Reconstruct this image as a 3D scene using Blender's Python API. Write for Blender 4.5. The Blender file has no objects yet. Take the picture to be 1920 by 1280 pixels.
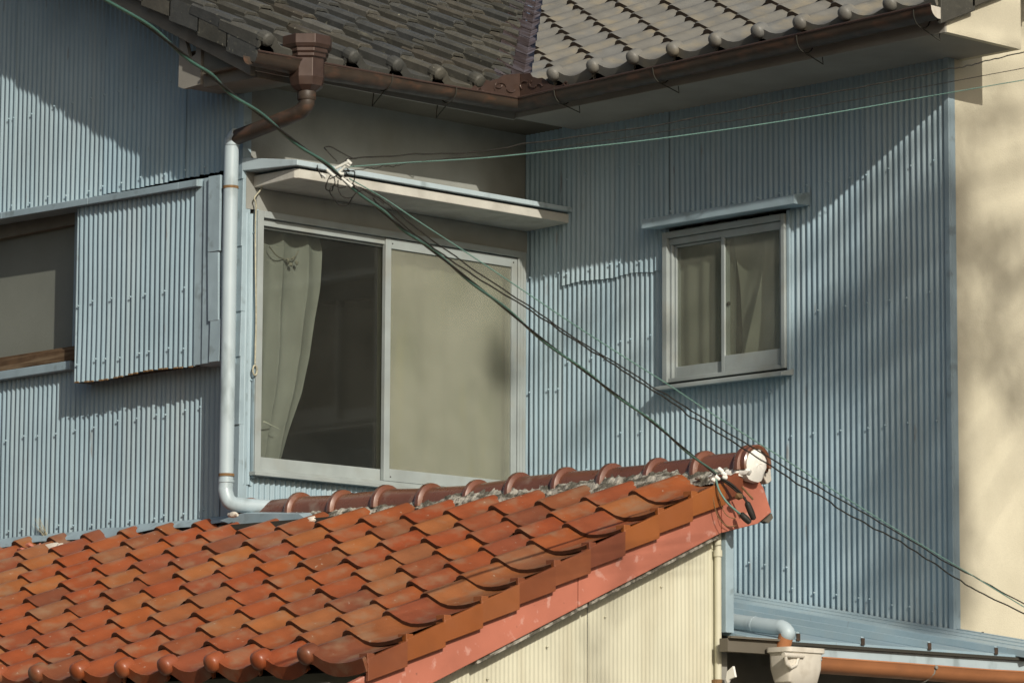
import bpy, bmesh, math, random
from mathutils import Vector, Matrix, noise as mnoise
random.seed(7)
PI = math.pi
scene = bpy.context.scene
C = scene.collection
# ------------------------------------------------------------------ camera
CAM = Vector((13.142, -12.554, 1.70))
YAW, PITCH, ROLL, FPX = math.radians(46.505), math.radians(7.953), math.radians(0.28), 7330.0
FW = Vector((-math.sin(YAW)*math.cos(PITCH), math.cos(YAW)*math.cos(PITCH), math.sin(PITCH)))
R0 = Vector((math.cos(YAW), math.sin(YAW), 0)); U0 = R0.cross(FW)
RT = math.cos(ROLL)*R0 + math.sin(ROLL)*U0
UP = -math.sin(ROLL)*R0 + math.cos(ROLL)*U0
cam = bpy.data.objects.new('camera', bpy.data.cameras.new('camera')); C.objects.link(cam)
cam.matrix_world = Matrix.Translation(CAM) @ Matrix((RT, UP, -FW)).transposed().to_4x4()
cam.data.sensor_width = 36; cam.data.lens = FPX/1920*36
cam.data.clip_start = .5; cam.data.clip_end = 3000
cam.data.dof.use_dof = True; cam.data.dof.focus_distance = 17.3; cam.data.dof.aperture_fstop = 20
scene.camera = cam
# ------------------------------------------------------------------ light
S = Vector((2.45, -1.0, 1.34)).normalized()          # towards the sun
world = bpy.data.worlds.new("World"); scene.world = world; world.use_nodes = True
nt = world.node_tree; bg = nt.nodes['Background']
sky = nt.nodes.new('ShaderNodeTexSky'); sky.sky_type = 'NISHITA'; sky.sun_disc = False
sky.sun_elevation = math.asin(S.z); sky.sun_rotation = math.atan2(S.x, S.y)
sky.dust_density = 3.0; sky.air_density = 1.0
nt.links.new(sky.outputs[0], bg.inputs[0]); bg.inputs[1].default_value = .080
sun = bpy.data.objects.new('sun', bpy.data.lights.new('sun', 'SUN')); C.objects.link(sun)
sun.data.energy = 4.7; sun.data.angle = math.radians(.53); sun.data.color = (1, .94, .83)
sun.rotation_euler = S.to_track_quat('Z', 'Y').to_euler()
scene.view_settings.view_transform = 'Standard'; scene.view_settings.look = 'None'
scene.view_settings.exposure = -0.32; scene.view_settings.gamma = 1
scene.render.resolution_x = 1024; scene.render.resolution_y = 682

# ------------------------------------------------------------------ helpers
def ray(x, y): return FW + RT*((x-960)/FPX) - UP*((y-640)/FPX)
def on(ax, val, x, y):
    """point of a wall plane (axis, value) seen at photograph position x, y"""
    d = ray(x, y); t = (val-CAM[ax])/d[ax]; return CAM + d*t
def proj(p):
    v = Vector(p)-CAM; z = v.dot(FW)
    return 960+FPX*v.dot(RT)/z, 640-FPX*v.dot(UP)/z
def V(*a): return Vector(a)

class MB:
    def __init__(s): s.v = []; s.f = []
    def add(s, vs, fs):
        o = len(s.v); s.v += [tuple(v) for v in vs]; s.f += [[i+o for i in f] for f in fs]; return s
    def box(s, a, b):
        x0,y0,z0 = [min(a[i],b[i]) for i in range(3)]; x1,y1,z1 = [max(a[i],b[i]) for i in range(3)]
        return s.hexa([(x0,y0,z0),(x1,y0,z0),(x1,y1,z0),(x0,y1,z0),(x0,y0,z1),(x1,y0,z1),(x1,y1,z1),(x0,y1,z1)])
    def hexa(s, p): return s.add(p, [[0,3,2,1],[4,5,6,7],[0,1,5,4],[1,2,6,5],[2,3,7,6],[3,0,4,7]])
    def quad(s, *p): return s.add(p, [list(range(len(p)))])
    def prism(s, poly, d):
        d = Vector(d); n = len(poly); a = [Vector(p) for p in poly]; b = [p+d for p in a]
        return s.add(a+b, [list(range(n))[::-1], list(range(n, 2*n))]+[[i,(i+1)%n,(i+1)%n+n,i+n] for i in range(n)])
    def bar(s, p, q, w, h, up=(0,0,1)):
        p = Vector(p); q = Vector(q); d = (q-p).normalized(); up = Vector(up)
        sd = d.cross(up).normalized(); u = sd.cross(d)
        c = lambda o: [o-sd*w/2-u*h/2, o+sd*w/2-u*h/2, o+sd*w/2+u*h/2, o-sd*w/2+u*h/2]
        a, b = c(p), c(q)
        return s.add(a+b, [[3,2,1,0],[4,5,6,7]]+[[i,(i+1)%4,(i+1)%4+4,i+4] for i in range(4)])
    def tube(s, pts, r, n=10, cap=True):
        pts = [Vector(p) for p in pts]; rs = r if isinstance(r, (list, tuple)) else [r]*len(pts)
        t = (pts[1]-pts[0]).normalized(); a = t.orthogonal().normalized(); rings = []
        for i, p in enumerate(pts):
            t2 = (pts[min(i+1, len(pts)-1)]-pts[max(i-1, 0)]).normalized()
            q = t.rotation_difference(t2); a = (q @ a).normalized(); t = t2; b = t.cross(a)
            rings.append([p+(a*math.cos(2*PI*k/n)+b*math.sin(2*PI*k/n))*rs[i] for k in range(n)])
        fs = [[i*n+k, i*n+(k+1)%n, (i+1)*n+(k+1)%n, (i+1)*n+k] for i in range(len(pts)-1) for k in range(n)]
        if cap: fs += [list(range(n))[::-1], [(len(pts)-1)*n+k for k in range(n)]]
        return s.add([v for g in rings for v in g], fs)
    def lathe(s, prof, c, n=16, axis=None, start=0.):
        """prof = [(radius, height)], about axis through c"""
        c = Vector(c); ax = Vector(axis or (0,0,1)).normalized(); a = ax.orthogonal().normalized()
        if abs(ax.z) > .99: a = Vector((1,0,0))
        b = ax.cross(a); vs = []
        for (r, h) in prof:
            for k in range(n):
                t = 2*PI*(k+start)/n; vs.append(c+ax*h+(a*math.cos(t)+b*math.sin(t))*r)
        m = len(prof)
        fs = [[i*n+k, i*n+(k+1)%n, (i+1)*n+(k+1)%n, (i+1)*n+k] for i in range(m-1) for k in range(n)]
        fs += [list(range(n))[::-1], [(m-1)*n+k for k in range(n)]]
        return s.add(vs, fs)
    def sweep(s, prof, path, closed=True, cap=True):
        """prof [(side, up)], path horizontal-ish polyline, side = to the right of travel"""
        path = [Vector(p) for p in path]; n = len(prof); rings = []
        for i, p in enumerate(path):
            d0 = (path[i]-path[i-1]) if i else (path[1]-path[0]); d1 = (path[i+1]-path[i]) if i < len(path)-1 else d0
            d0 = Vector((d0.x, d0.y, 0)).normalized(); d1 = Vector((d1.x, d1.y, 0)).normalized()
            s0 = Vector((d0.y, -d0.x, 0)); s1 = Vector((d1.y, -d1.x, 0)); sd = (s0+s1).normalized(); sd = sd/max(.3, sd.dot(s0))
            rings.append([p+sd*a+Vector((0,0,b)) for a, b in prof])
        m = n if closed else n-1
        fs = [[i*n+k, i*n+(k+1)%n, (i+1)*n+(k+1)%n, (i+1)*n+k] for i in range(len(path)-1) for k in range(m)]
        if cap and closed: fs += [list(range(n))[::-1], [(len(path)-1)*n+k for k in range(n)]]
        return s.add([v for g in rings for v in g], fs)
    def dome(s, c, axis, r, h, n=8, rings=3):
        prof = [(r*math.cos(k*PI/2/rings)+1e-5, h*math.sin(k*PI/2/rings)) for k in range(rings+1)]
        return s.lathe(prof, c, n, axis)
    def lump(s, c, r, amp=.35, sx=1, sy=1, sz=1, sub=2, seed=0, freq=3.):
        bm = bmesh.new(); bmesh.ops.create_icosphere(bm, subdivisions=sub, radius=1)
        vs = []
        for v in bm.verts:
            k = 1+amp*mnoise.noise(v.co*freq+Vector((seed*3.7, seed, -seed)))*1.4
            vs.append(Vector(c)+Vector((v.co.x*sx, v.co.y*sy, v.co.z*sz))*r*k)
        s.add(vs, [[v.index for v in f.verts] for f in bm.faces]); bm.free(); return s
    def mesh(s, name, mat, smooth=None):
        me = bpy.data.meshes.new(name); me.from_pydata(s.v, [], s.f); me.update()
        if mat: me.materials.append(mat)
        if smooth is not None:
            for p in me.polygons: p.use_smooth = True
            me.set_sharp_from_angle(angle=math.radians(smooth))
        return me
    def build(s, name, mat, parent=None, smooth=None, bevel=0, **kw):
        o = bpy.data.objects.new(name, s.mesh(name, mat, smooth)); C.objects.link(o)
        if parent is not None: attach(o, parent)
        if bevel:
            b = o.modifiers.new('bevel', 'BEVEL'); b.width = bevel; b.segments = 2; b.limit_method = 'ANGLE'; b.angle_limit = math.radians(40)
        for k, v in kw.items(): o[k] = v
        return o
def attach(o, parent):
    o.parent = parent
    if parent.type == 'EMPTY': o.matrix_parent_inverse = Matrix.Translation(-Vector(parent.location))
def thing(name, loc, label, cat, group=None):
    o = bpy.data.objects.new(name, None); C.objects.link(o); o.location = loc; o.empty_display_size = .1
    o['label'] = label; o['category'] = cat
    if group: o['group'] = group
    return o
def tag(o, label, cat, group=None):
    o['label'] = label; o['category'] = cat
    if group: o['group'] = group
    return o
def spline(pts, sub=6):
    pts = [Vector(p) for p in pts]; out = []
    for i in range(len(pts)-1):
        p0 = pts[max(i-1,0)]; p1 = pts[i]; p2 = pts[i+1]; p3 = pts[min(i+2,len(pts)-1)]
        for k in range(sub):
            t = k/sub
            out.append(.5*((2*p1)+(p2-p0)*t+(2*p0-5*p1+4*p2-p3)*t*t+(3*p1-p0-3*p2+p3)*t**3))
    out.append(pts[-1]); return out

# ------------------------------------------------------------------ materials
def mat(name, col, rough=.6, var=.12, scale=6, spec=.4, metal=0, bump=.0, bscale=60, stain=None, stain_amt=.5, sscale=(3,3,3), sthr=(.5,.65), coat=0, objrand=None, fine=0, bdist=.003, speck=None):
    m = bpy.data.materials.new(name); m.use_nodes = True; n = m.node_tree; N = n.nodes; K = n.links
    b = N['Principled BSDF']; b.inputs['Roughness'].default_value = rough; b.inputs['Metallic'].default_value = metal
    b.inputs['Specular IOR Level'].default_value = spec
    if coat: b.inputs['Coat Weight'].default_value = coat; b.inputs['Coat Roughness'].default_value = .25
    tc = N.new('ShaderNodeTexCoord'); vec = tc.outputs['Object']
    if objrand:
        oi = N.new('ShaderNodeObjectInfo'); ma = N.new('ShaderNodeVectorMath'); ma.operation = 'ADD'
        mu = N.new('ShaderNodeMath'); mu.operation = 'MULTIPLY'; mu.inputs[1].default_value = 37
        K.new(oi.outputs['Random'], mu.inputs[0]); K.new(vec, ma.inputs[0]); K.new(mu.outputs[0], ma.inputs[1]); vec = ma.outputs[0]
        cr = N.new('ShaderNodeValToRGB'); K.new(oi.outputs['Random'], cr.inputs[0])
        cr.color_ramp.interpolation = 'LINEAR'; els = cr.color_ramp.elements
        while len(els) < len(objrand): els.new(.5)
        for i, (p, c) in enumerate(objrand): els[i].position = p; els[i].color = (*c, 1)
        base = cr.outputs[0]
    else:
        rgb = N.new('ShaderNodeRGB'); rgb.outputs[0].default_value = (*col, 1); base = rgb.outputs[0]
    def nz(sc, det=4, v=None, w=None):
        t = N.new('ShaderNodeTexNoise'); t.inputs['Scale'].default_value = sc; t.inputs['Detail'].default_value = det
        K.new(v or vec, t.inputs['Vector']); return t.outputs['Fac']
    def mapr(f, a, b_, c, d):
        r = N.new('ShaderNodeMapRange'); r.inputs[1].default_value = a; r.inputs[2].default_value = b_; r.inputs[3].default_value = c; r.inputs[4].default_value = d
        K.new(f, r.inputs[0]); return r.outputs[0]
    if var:
        h = N.new('ShaderNodeHueSaturation'); K.new(base, h.inputs['Color'])
        K.new(mapr(nz(scale, 5), .3, .7, 1-var, 1+var), h.inputs['Value']); base = h.outputs[0]
    if fine:
        h = N.new('ShaderNodeHueSaturation'); K.new(base, h.inputs['Color'])
        K.new(mapr(nz(220, 2), .25, .75, 1-fine, 1+fine), h.inputs['Value']); base = h.outputs[0]
    if stain:
        mp = N.new('ShaderNodeMapping'); mp.inputs['Scale'].default_value = sscale; K.new(vec, mp.inputs[0])
        f = mapr(nz(1, 6, mp.outputs[0]), sthr[0], sthr[1], 0, stain_amt)
        mx = N.new('ShaderNodeMix'); mx.data_type = 'RGBA'; K.new(f, mx.inputs[0]); K.new(base, mx.inputs[6]); mx.inputs[7].default_value = (*stain, 1)
        base = mx.outputs[2]
    if speck:      # (colour, mapping scale, lo, hi, amount)
        mp = N.new('ShaderNodeMapping'); mp.inputs['Scale'].default_value = speck[1]; K.new(vec, mp.inputs[0])
        f = mapr(nz(1, 3, mp.outputs[0]), speck[2], speck[3], 0, speck[4])
        mx = N.new('ShaderNodeMix'); mx.data_type = 'RGBA'; K.new(f, mx.inputs[0]); K.new(base, mx.inputs[6]); mx.inputs[7].default_value = (*speck[0], 1)
        base = mx.outputs[2]
    K.new(base, b.inputs['Base Color'])
    K.new(mapr(nz(scale*2.3, 4), .3, .7, max(.05, rough-.08), min(1, rough+.1)), b.inputs['Roughness'])
    if bump:
        bp = N.new('ShaderNodeBump'); bp.inputs['Strength'].default_value = bump; bp.inputs['Distance'].default_value = bdist
        K.new(nz(bscale, 6), bp.inputs['Height']); K.new(bp.outputs[0], b.inputs['Normal'])
    return m
def glassy(name, dust=(.35,.35,.3), dustamt=.2, rough=.05, tint=(.9,.92,.88)):
    m = bpy.data.materials.new(name); m.use_nodes = True; n = m.node_tree; N = n.nodes; K = n.links
    N.remove(N['Principled BSDF']); out = N['Material Output']
    tr = N.new('ShaderNodeBsdfTransparent'); tr.inputs[0].default_value = (*tint, 1)
    df = N.new('ShaderNodeBsdfDiffuse'); df.inputs[0].default_value = (*dust, 1)
    gl = N.new('ShaderNodeBsdfGlossy'); gl.inputs['Roughness'].default_value = rough; gl.inputs[0].default_value = (.8,.8,.8,1)
    tc = N.new('ShaderNodeTexCoord'); t = N.new('ShaderNodeTexNoise'); t.inputs['Scale'].default_value = 2.5; t.inputs['Detail'].default_value = 6
    K.new(tc.outputs['Object'], t.inputs['Vector'])
    mr = N.new('ShaderNodeMapRange'); mr.inputs[1].default_value = .3; mr.inputs[2].default_value = .7; mr.inputs[3].default_value = dustamt*.6; mr.inputs[4].default_value = dustamt*1.4
    K.new(t.outputs['Fac'], mr.inputs[0])
    # fine specks of dust
    t2 = N.new('ShaderNodeTexVoronoi'); t2.inputs['Scale'].default_value = 55; K.new(tc.outputs['Object'], t2.inputs['Vector'])
    m2 = N.new('ShaderNodeMath'); m2.operation = 'LESS_THAN'; m2.inputs[1].default_value = .075; K.new(t2.outputs['Distance'], m2.inputs[0])
    m3 = N.new('ShaderNodeMath'); m3.operation = 'MULTIPLY_ADD'; m3.inputs[1].default_value = .22; K.new(m2.outputs[0], m3.inputs[0]); K.new(mr.outputs[0], m3.inputs[2])
    m1 = N.new('ShaderNodeMixShader'); K.new(m3.outputs[0], m1.inputs[0]); K.new(tr.outputs[0], m1.inputs[1]); K.new(df.outputs[0], m1.inputs[2])
    fr = N.new('ShaderNodeFresnel'); ge = N.new('ShaderNodeNewGeometry'); io = N.new('ShaderNodeMath'); io.operation = 'MULTIPLY_ADD'; io.inputs[1].default_value = -.76; io.inputs[2].default_value = 1.45; K.new(ge.outputs['Backfacing'], io.inputs[0]); K.new(io.outputs[0], fr.inputs[0])
    mm = N.new('ShaderNodeMixShader'); K.new(fr.outputs[0], mm.inputs[0]); K.new(m1.outputs[0], mm.inputs[1]); K.new(gl.outputs[0], mm.inputs[2])
    K.new(mm.outputs[0], out.inputs[0]); return m

M = {}
M['blue'] = mat('blue_painted_metal', None, .46, .10, 3, .45, objrand=[(0,(.270,.375,.435)),(.5,(.290,.398,.455)),(1,(.315,.415,.462))], stain=(.35,.42,.435), stain_amt=.5, sscale=(9,9,.8), sthr=(.45,.7), bump=.15, bscale=25, fine=.04, speck=((.17,.13,.10),(38,38,5),.68,.76,.55))
M['bluetrim'] = mat('blue_trim', (.30,.39,.435), .45, .12, 8, .45, stain=(.12,.14,.13), stain_amt=.45, sscale=(14,14,14), sthr=(.58,.7), bump=.2, bscale=30)
M['pipeblue'] = mat('pale_blue_pipe_paint', (.41,.495,.53), .42, .08, 5, .5, stain=(.22,.27,.28), stain_amt=.7, sscale=(9,9,4), sthr=(.56,.68))
M['plaster'] = mat('grey_plaster', (.265,.272,.25), .9, .12, 5, .2, bump=.3, bscale=120, stain=(.2,.19,.15), stain_amt=.5, sscale=(2,2,1.2), sthr=(.5,.7))
M['canopy'] = mat('canopy_mortar', (.50,.49,.44), .9, .12, 9, .2, bump=.35, bscale=90, stain=(.28,.26,.21), stain_amt=.5, sscale=(6,6,6), sthr=(.52,.7))
M['alu'] = mat('window_frame_metal', (.30,.335,.33), .5, .10, 8, .4, stain=(.27,.27,.23), stain_amt=.5, sscale=(7,7,7), sthr=(.5,.7))
M['soffit'] = mat('soffit_board', (.30,.285,.25), .9, .10, 4, .2, bump=.3, bscale=150)
M['barge'] = mat('barge_board_paint', (.21,.20,.17), .85, .12, 6, .2, bump=.2, bscale=60, stain=(.12,.10,.08), stain_amt=.6, sscale=(5,5,9), sthr=(.56,.7))
M['gutter'] = mat('brown_gutter', (.050,.036,.026), .5, .18, 9, .45, stain=(.13,.066,.04), stain_amt=.5, sscale=(12,12,30), sthr=(.5,.66))
M['copper'] = mat('brown_copper', (.070,.043,.033), .42, .16, 12, .5, metal=.25, stain=(.07,.045,.04), stain_amt=.5, sscale=(20,20,20), sthr=(.5,.68))
M['orange'] = mat('orange_gutter', (.40,.165,.070), .45, .10, 5, .5, stain=(.28,.12,.06), stain_amt=.5, sscale=(6,6,12), sthr=(.55,.7))
M['white'] = mat('white_plastic', (.62,.58,.50), .5, .08, 9, .4, stain=(.36,.31,.24), stain_amt=.5, sscale=(12,12,12), sthr=(.5,.68))
M['pink'] = mat('pink_barge_paint', (.45,.155,.10), .62, .12, 5, .3, stain=(.60,.34,.28), stain_amt=.6, sscale=(22,22,22), sthr=(.60,.68), bump=.2, bscale=40, speck=((.16,.07,.05),(50,50,50),.72,.76,.6))
M['cream'] = mat('cream_metal', (.58,.56,.43), .55, .07, 4, .35, stain=(.42,.37,.25), stain_amt=.35, sscale=(10,10,1.2), sthr=(.5,.7), bump=.1, bscale=30)
M['creampipe'] = mat('cream_pipe', (.58,.555,.42), .5, .08, 8, .4, stain=(.45,.22,.06), stain_amt=.6, sscale=(12,12,6), sthr=(.63,.72))
M['stucco'] = mat('cream_stucco', (.62,.575,.44), .92, .08, 2.2, .15, bump=.5, bscale=160, stain=(.50,.46,.34), stain_amt=.5, sscale=(2.5,2.5,3), sthr=(.5,.72), fine=.05)
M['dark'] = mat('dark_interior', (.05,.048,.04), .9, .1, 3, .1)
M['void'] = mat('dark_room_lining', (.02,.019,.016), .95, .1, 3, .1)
M['mortar'] = mat('old_roof_mortar', (.36,.34,.29), .95, .3, 40, .1, bump=.8, bscale=140, stain=(.085,.078,.06), stain_amt=.9, sscale=(16,30,40), sthr=(.44,.56), bdist=.006)
M['lime'] = mat('white_lime_plaster', (.80,.78,.72), .9, .05, 9, .2, bump=.3, bscale=90)
M['stone'] = mat('pale_broken_stone', (.62,.57,.49), .9, .15, 30, .2, bump=.5, bscale=120)
RED = [(0,(0.254,0.058,0.018)),(.2,(0.282,0.072,0.022)),(.4,(0.226,0.062,0.026)),(.55,(0.301,0.083,0.022)),(.7,(0.179,0.056,0.026)),(.85,(0.310,0.107,0.031)),(1,(0.235,0.091,0.039))]
M['red'] = mat('red_glazed_tile', None, .46, .13, 9, .4, objrand=RED, coat=.25, stain=(.26,.17,.10), stain_amt=.55, sscale=(14,9,14), sthr=(.50,.70), bump=.25, bscale=60, fine=.08, speck=((.42,.34,.26),(55,40,55),.70,.76,.7))
PLT = [(0,(.26,.078,.020)),(.35,(.30,.094,.021)),(.7,(.17,.048,.022)),(1,(.27,.088,.026))]
M['plate'] = mat('orange_verge_tile', None, .42, .10, 9, .45, objrand=PLT, coat=.3, stain=(.24,.08,.03), stain_amt=.5, sscale=(9,9,9), sthr=(.52,.72))
M['ridge'] = mat('brown_glazed_ridge', None, .30, .12, 8, .6, objrand=[(0,(.150,.055,.029)),(.5,(.185,.070,.036)),(1,(.130,.049,.027))], coat=.7, stain=(.32,.26,.2), stain_amt=.5, sscale=(9,9,9), sthr=(.62,.76))
GE = [(0,(.042,.041,.034)),(.25,(.072,.069,.056)),(.45,(.056,.059,.058)),(.65,(.092,.087,.070)),(.85,(.066,.058,.045)),(1,(.115,.115,.104))]
M['greyold'] = mat('old_dark_tile', None, .6, .16, 14, .35, objrand=GE, stain=(.20,.19,.14), stain_amt=.35, sscale=(20,9,20), sthr=(.6,.74), bump=.4, bscale=70, fine=.12, speck=((.30,.29,.22),(60,35,60),.69,.75,.7))
GR = [(0,(.150,.146,.130)),(.4,(.178,.171,.150)),(.7,(.160,.160,.150)),(1,(.195,.184,.155))]
M['grey'] = mat('silver_grey_tile', None, .5, .12, 10, .4, objrand=GR, stain=(.30,.25,.16), stain_amt=.5, sscale=(10,7,10), sthr=(.5,.70), bump=.25, bscale=60, fine=.08, speck=((.09,.085,.07),(70,50,70),.70,.76,.6))
M['darkedge'] = mat('dark_tile_edge', (.060,.046,.036), .9, .3, 30, .1)  # front edge faces of the grey tiles, darker than their tops
M['darkred'] = mat('dark_red_tile_edge', (.085,.036,.020), .85, .3, 30, .1)  # darker brown for the front edge faces of the red tiles
M['valley'] = mat('valley_copper', (.105,.075,.066), .5, .2, 14, .4, stain=(.22,.2,.22), stain_amt=.7, sscale=(8,8,8), sthr=(.46,.6))
M['cablegreen'] = mat('green_cable', (.075,.175,.135), .5, .1, 20, .4)
M['wiregreen'] = mat('pale_green_wire', (.14,.26,.22), .45, .1, 20, .4)
M['wireblack'] = mat('black_wire', (.022,.02,.016), .6, .3, 30, .3)
M['connector'] = mat('pale_connector', (.60,.60,.55), .45, .15, 40, .4)
M['wood'] = mat('dark_wood_sill', (.10,.062,.035), .8, .3, 14, .2, stain=(.26,.19,.12), stain_amt=.6, sscale=(3,3,60), sthr=(.5,.65))
M['frost'] = mat('frosted_glass', (.19,.20,.17), .55, .10, 2.5, .5, fine=.06)
M['curtain'] = mat('grey_curtain', (.225,.232,.222), .95, .12, 6, .1)
M['curtainb'] = mat('beige_curtain', (.25,.25,.20), .95, .08, 3, .1, stain=(.33,.30,.14), stain_amt=.6, sscale=(0.3,9,1.2), sthr=(.55,.7))
M['curtaind'] = mat('dusky_curtain', (.265,.27,.235), .95, .12, 5, .1)
M['glassr'] = glassy('dull_window_glass', (.34,.34,.28), .17, .12)
M['glass'] = glassy('dusty_window_glass', (.17,.17,.15), .06, .06)
M['glassb'] = glassy('cloudy_window_glass', (.42,.42,.34), .32, .25)
M['rust'] = mat('rusty_steel', (.20,.12,.055), .8, .3, 40, .3)
M['rope'] = mat('grey_rope', (.42,.40,.30), .9, .2, 60, .1)
M['soffitd'] = mat('brown_and_shaded_board', (.13,.115,.09), .9, .12, 4, .2)  # brown boards; for the side soffit, its deep shade put into the colour
M['asphalt'] = mat('asphalt', (.055,.054,.05), .9, .2, 4, .2, bump=.3, bscale=80)
M['bark'] = mat('bark', (.10,.075,.05), .9, .3, 12, .1, bump=.6, bscale=30)
M['leaf'] = mat('leaf', (.06,.10,.03), .6, .3, 5, .3)
M['straw'] = mat('dry_straw', (.42,.38,.26), .9, .2, 20, .1)
M['concrete'] = mat('weathered_concrete', (.27,.26,.23), .9, .15, 4, .2, bump=.3, bscale=60)

def corrugated(axis, plane, nrm, u0, u1, zb, zt, pitch=.0318, amp=.0055, phase=0, rows=7, seed=1, wob=.0016):
    """a corrugated sheet standing in the plane x=.. or y=.., running along the other axis from u0 to u1"""
    mb = MB(); spw = 8; n = max(2, int(round((u1-u0)/pitch*spw))); rnd = random.Random(seed)
    f0 = zb if callable(zb) else (lambda u: zb); f1 = zt if callable(zt) else (lambda u: zt)
    jit = [rnd.uniform(-1,1) for _ in range(n//4+3)]
    def P(u, z, d):
        return (plane+nrm*d, u, z) if axis == 1 else (u, plane+nrm*d, z)
    for r in range(rows+1):
        for i in range(n+1):
            u = u0+(u1-u0)*i/n; a, b = f0(u), f1(u); k = int((u-u0)/pitch)
            z = a+(b-a)*r/rows
            if r == 0: z += .0025*jit[k % len(jit)]
            w = wob*mnoise.noise(Vector((u*7, z*1.7, seed)))*2
            d = amp*math.sin(2*PI*(u+w)/pitch+phase)+.0022*mnoise.noise(Vector((u*2.2, z*1.3, seed+9)))*2
            mb.v.append(P(u, z, d))
    for r in range(rows):
        for i in range(n):
            q = r*(n+1)+i; f = [q, q+1, q+n+2, q+n+1]
            mb.f.append(f if (axis == 0) == (nrm < 0) else f[::-1])
    return mb
def nails(parent, axis, plane, nrm, rowspec, pitch, mat_, phase=0, r=.0050):
    """round nail caps on the crests; rowspec [(u0, u1, z or f(u), every)]"""
    mb = MB(); n = Vector((nrm,0,0)) if axis == 1 else Vector((0,nrm,0)); rnd = random.Random(hash((plane, len(rowspec))) & 255)
    for (a, b, z, ev) in rowspec:
        # sin(2pi u/p + ph) = 1
        k0 = math.ceil((a/pitch)+phase/(2*PI)-.25); u = (k0+.25-phase/(2*PI))*pitch
        i = 0
        while u < b:
            zz = (z(u) if callable(z) else z)+rnd.uniform(-.008,.008); d = plane+nrm*.0055
            p = V(d, u, zz) if axis == 1 else V(u, d, zz)
            mb.lathe([(.0035,-.001),(.0035,.003),(r,.0035),(r*.95,.0055),(r*.55,.0078),(.0008,.0085)], p, 8, n)
            u += pitch*(ev+rnd.choice((-1,0,0,0,1)) if ev > 2 else ev); i += 1
    return mb.build('nail_caps', mat_, parent, 50, kind='stuff')

# ================================================================== SETTING
g = MB(); g.quad((-400,-400,0),(400,-400,0),(400,400,0),(-400,400,0)); g.build('ground', M['asphalt'], kind='structure')

# ================================================================== BLUE HOUSE
YL = -1.715            # wall plane of the front wing (faces -Y); inner corner of the L is x=0, y=0
house = thing('blue_house', (0,0,0), 'old two-winged house clad in faded blue corrugated sheets under grey tiled roofs', 'house')
PL = .0352
# --- front wing, wall facing the street
def ztopL(x): return 5.27+.5*(.40-x)-.04
x0 = -3.6
for i, (a, b) in enumerate([(-3.6,-2.45),(-2.45,-1.72),(-1.72,-1.02),(-1.02,-.42),(-.42,-.035)]):
    sh = corrugated(0, YL-(i%2)*.0035, -1, a-.01, b+.01, 4.848, ztopL, PL, seed=20+i).build('corrugated_sheet', M['blue'], house, 60)
    nails(sh, 0, YL-(i%2)*.0035, -1, [(a,b,4.885,4),(a,b,lambda u: 5.31,4)], PL, M['blue'])
zLb = lambda x: 3.293+.012*math.sin(x*3)
for i, (a, b, t) in enumerate([(-3.6,-2.3,4.075),(-2.3,-1.215,4.075),(-1.215,-.52,4.80),(-.52,-.14,4.80)]):
    sh = corrugated(0, YL-(i%2)*.0035, -1, a-.01, b+.01, zLb, t, PL, seed=40+i, wob=.0022).build('corrugated_sheet', M['blue'], house, 60)
    nails(sh, 0, YL-(i%2)*.0035, -1, [(a,b,3.335,4),(a,b,lambda u: 3.80+.02*u,4)], PL, M['blue'])
# corner cladding of the front wing (plain folded trims, lapped)
for (z0, z1, dx, w) in [(3.27,3.72,0,.118),(3.70,4.02,.004,.115),(4.00,4.21,.0,.10),(4.20,4.505,.008,.095),(4.49,4.80,.0,.10),(4.79,5.30,.002,.04)]:
    mb = MB()
    mb.hexa([(-w+dx,YL-.018,z0),(.006+dx*.5,YL-.020,z0),(.006,YL+.03,z0),(-w,YL+.02,z0),(-w+dx+.004,YL-.012,z1),(.006,YL-.014,z1),(.006,YL+.03,z1),(-w,YL+.02,z1)])
    mb.build('corner_trim', M['bluetrim'], house, bevel=.003)
# long drip flashing above the shutter case
fl = MB()
for k in range(6):
    xa = -3.6+k*.66; xb = -3.6+(k+1)*.66 if k < 5 else -.17
    za = 4.842-.020*(xa+1.8); zb = 4.842-.020*(xb+1.8)
    if k < 5 or True:
        fl.hexa([(xa,YL-.135,za-.045),(xb,YL-.135,zb-.045),(xb,YL-.002,zb-.040),(xa,YL-.002,za-.040),
                 (xa,YL-.135,za-.014),(xb,YL-.135,zb-.014),(xb,YL-.002,zb+.012),(xa,YL-.002,za+.012)])
fl.build('drip_flashing', M['bluetrim'], house, bevel=.003)
# shutter case clad in corrugated sheet
YP = YL-.100
pb = lambda x: 3.974+.006*math.sin(x*9)
sh = corrugated(0, YP, -1, -1.075, -.20, pb, 4.80, PL, seed=61, phase=.8, rows=9, wob=.003).build('corrugated_sheet', M['blue'], house, 60, label='corrugated sheet covering the shutter case, rusty along its bottom edge')
nails(sh, 0, YP, -1, [(-1.06,-.2,lambda u: 4.33+.10*0,4),(-1.06,-.2,4.06,3)], PL, M['blue'], phase=.8)
edge = MB()
for k in range(24):
    xa = -1.07+k*.036; edge.box((xa,YP-.007,pb(xa)-.004),(xa+.026,YP+.002,pb(xa)+.002)) if k % 3 != 1 else None
edge.build('rusty_edge', M['rust'], sh, kind='stuff')
mb = MB(); mb.box((-1.078,YP-.004,3.972),(-1.070,YL,4.80)); mb.build('shutter_case_side', M['bluetrim'], house, bevel=.002); mb = MB(); mb.box((-.20,YP+.004,3.972),(-.028,YL+.002,4.80)); mb.build('shutter_case_side', M['bluetrim'], house, bevel=.002)
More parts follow.
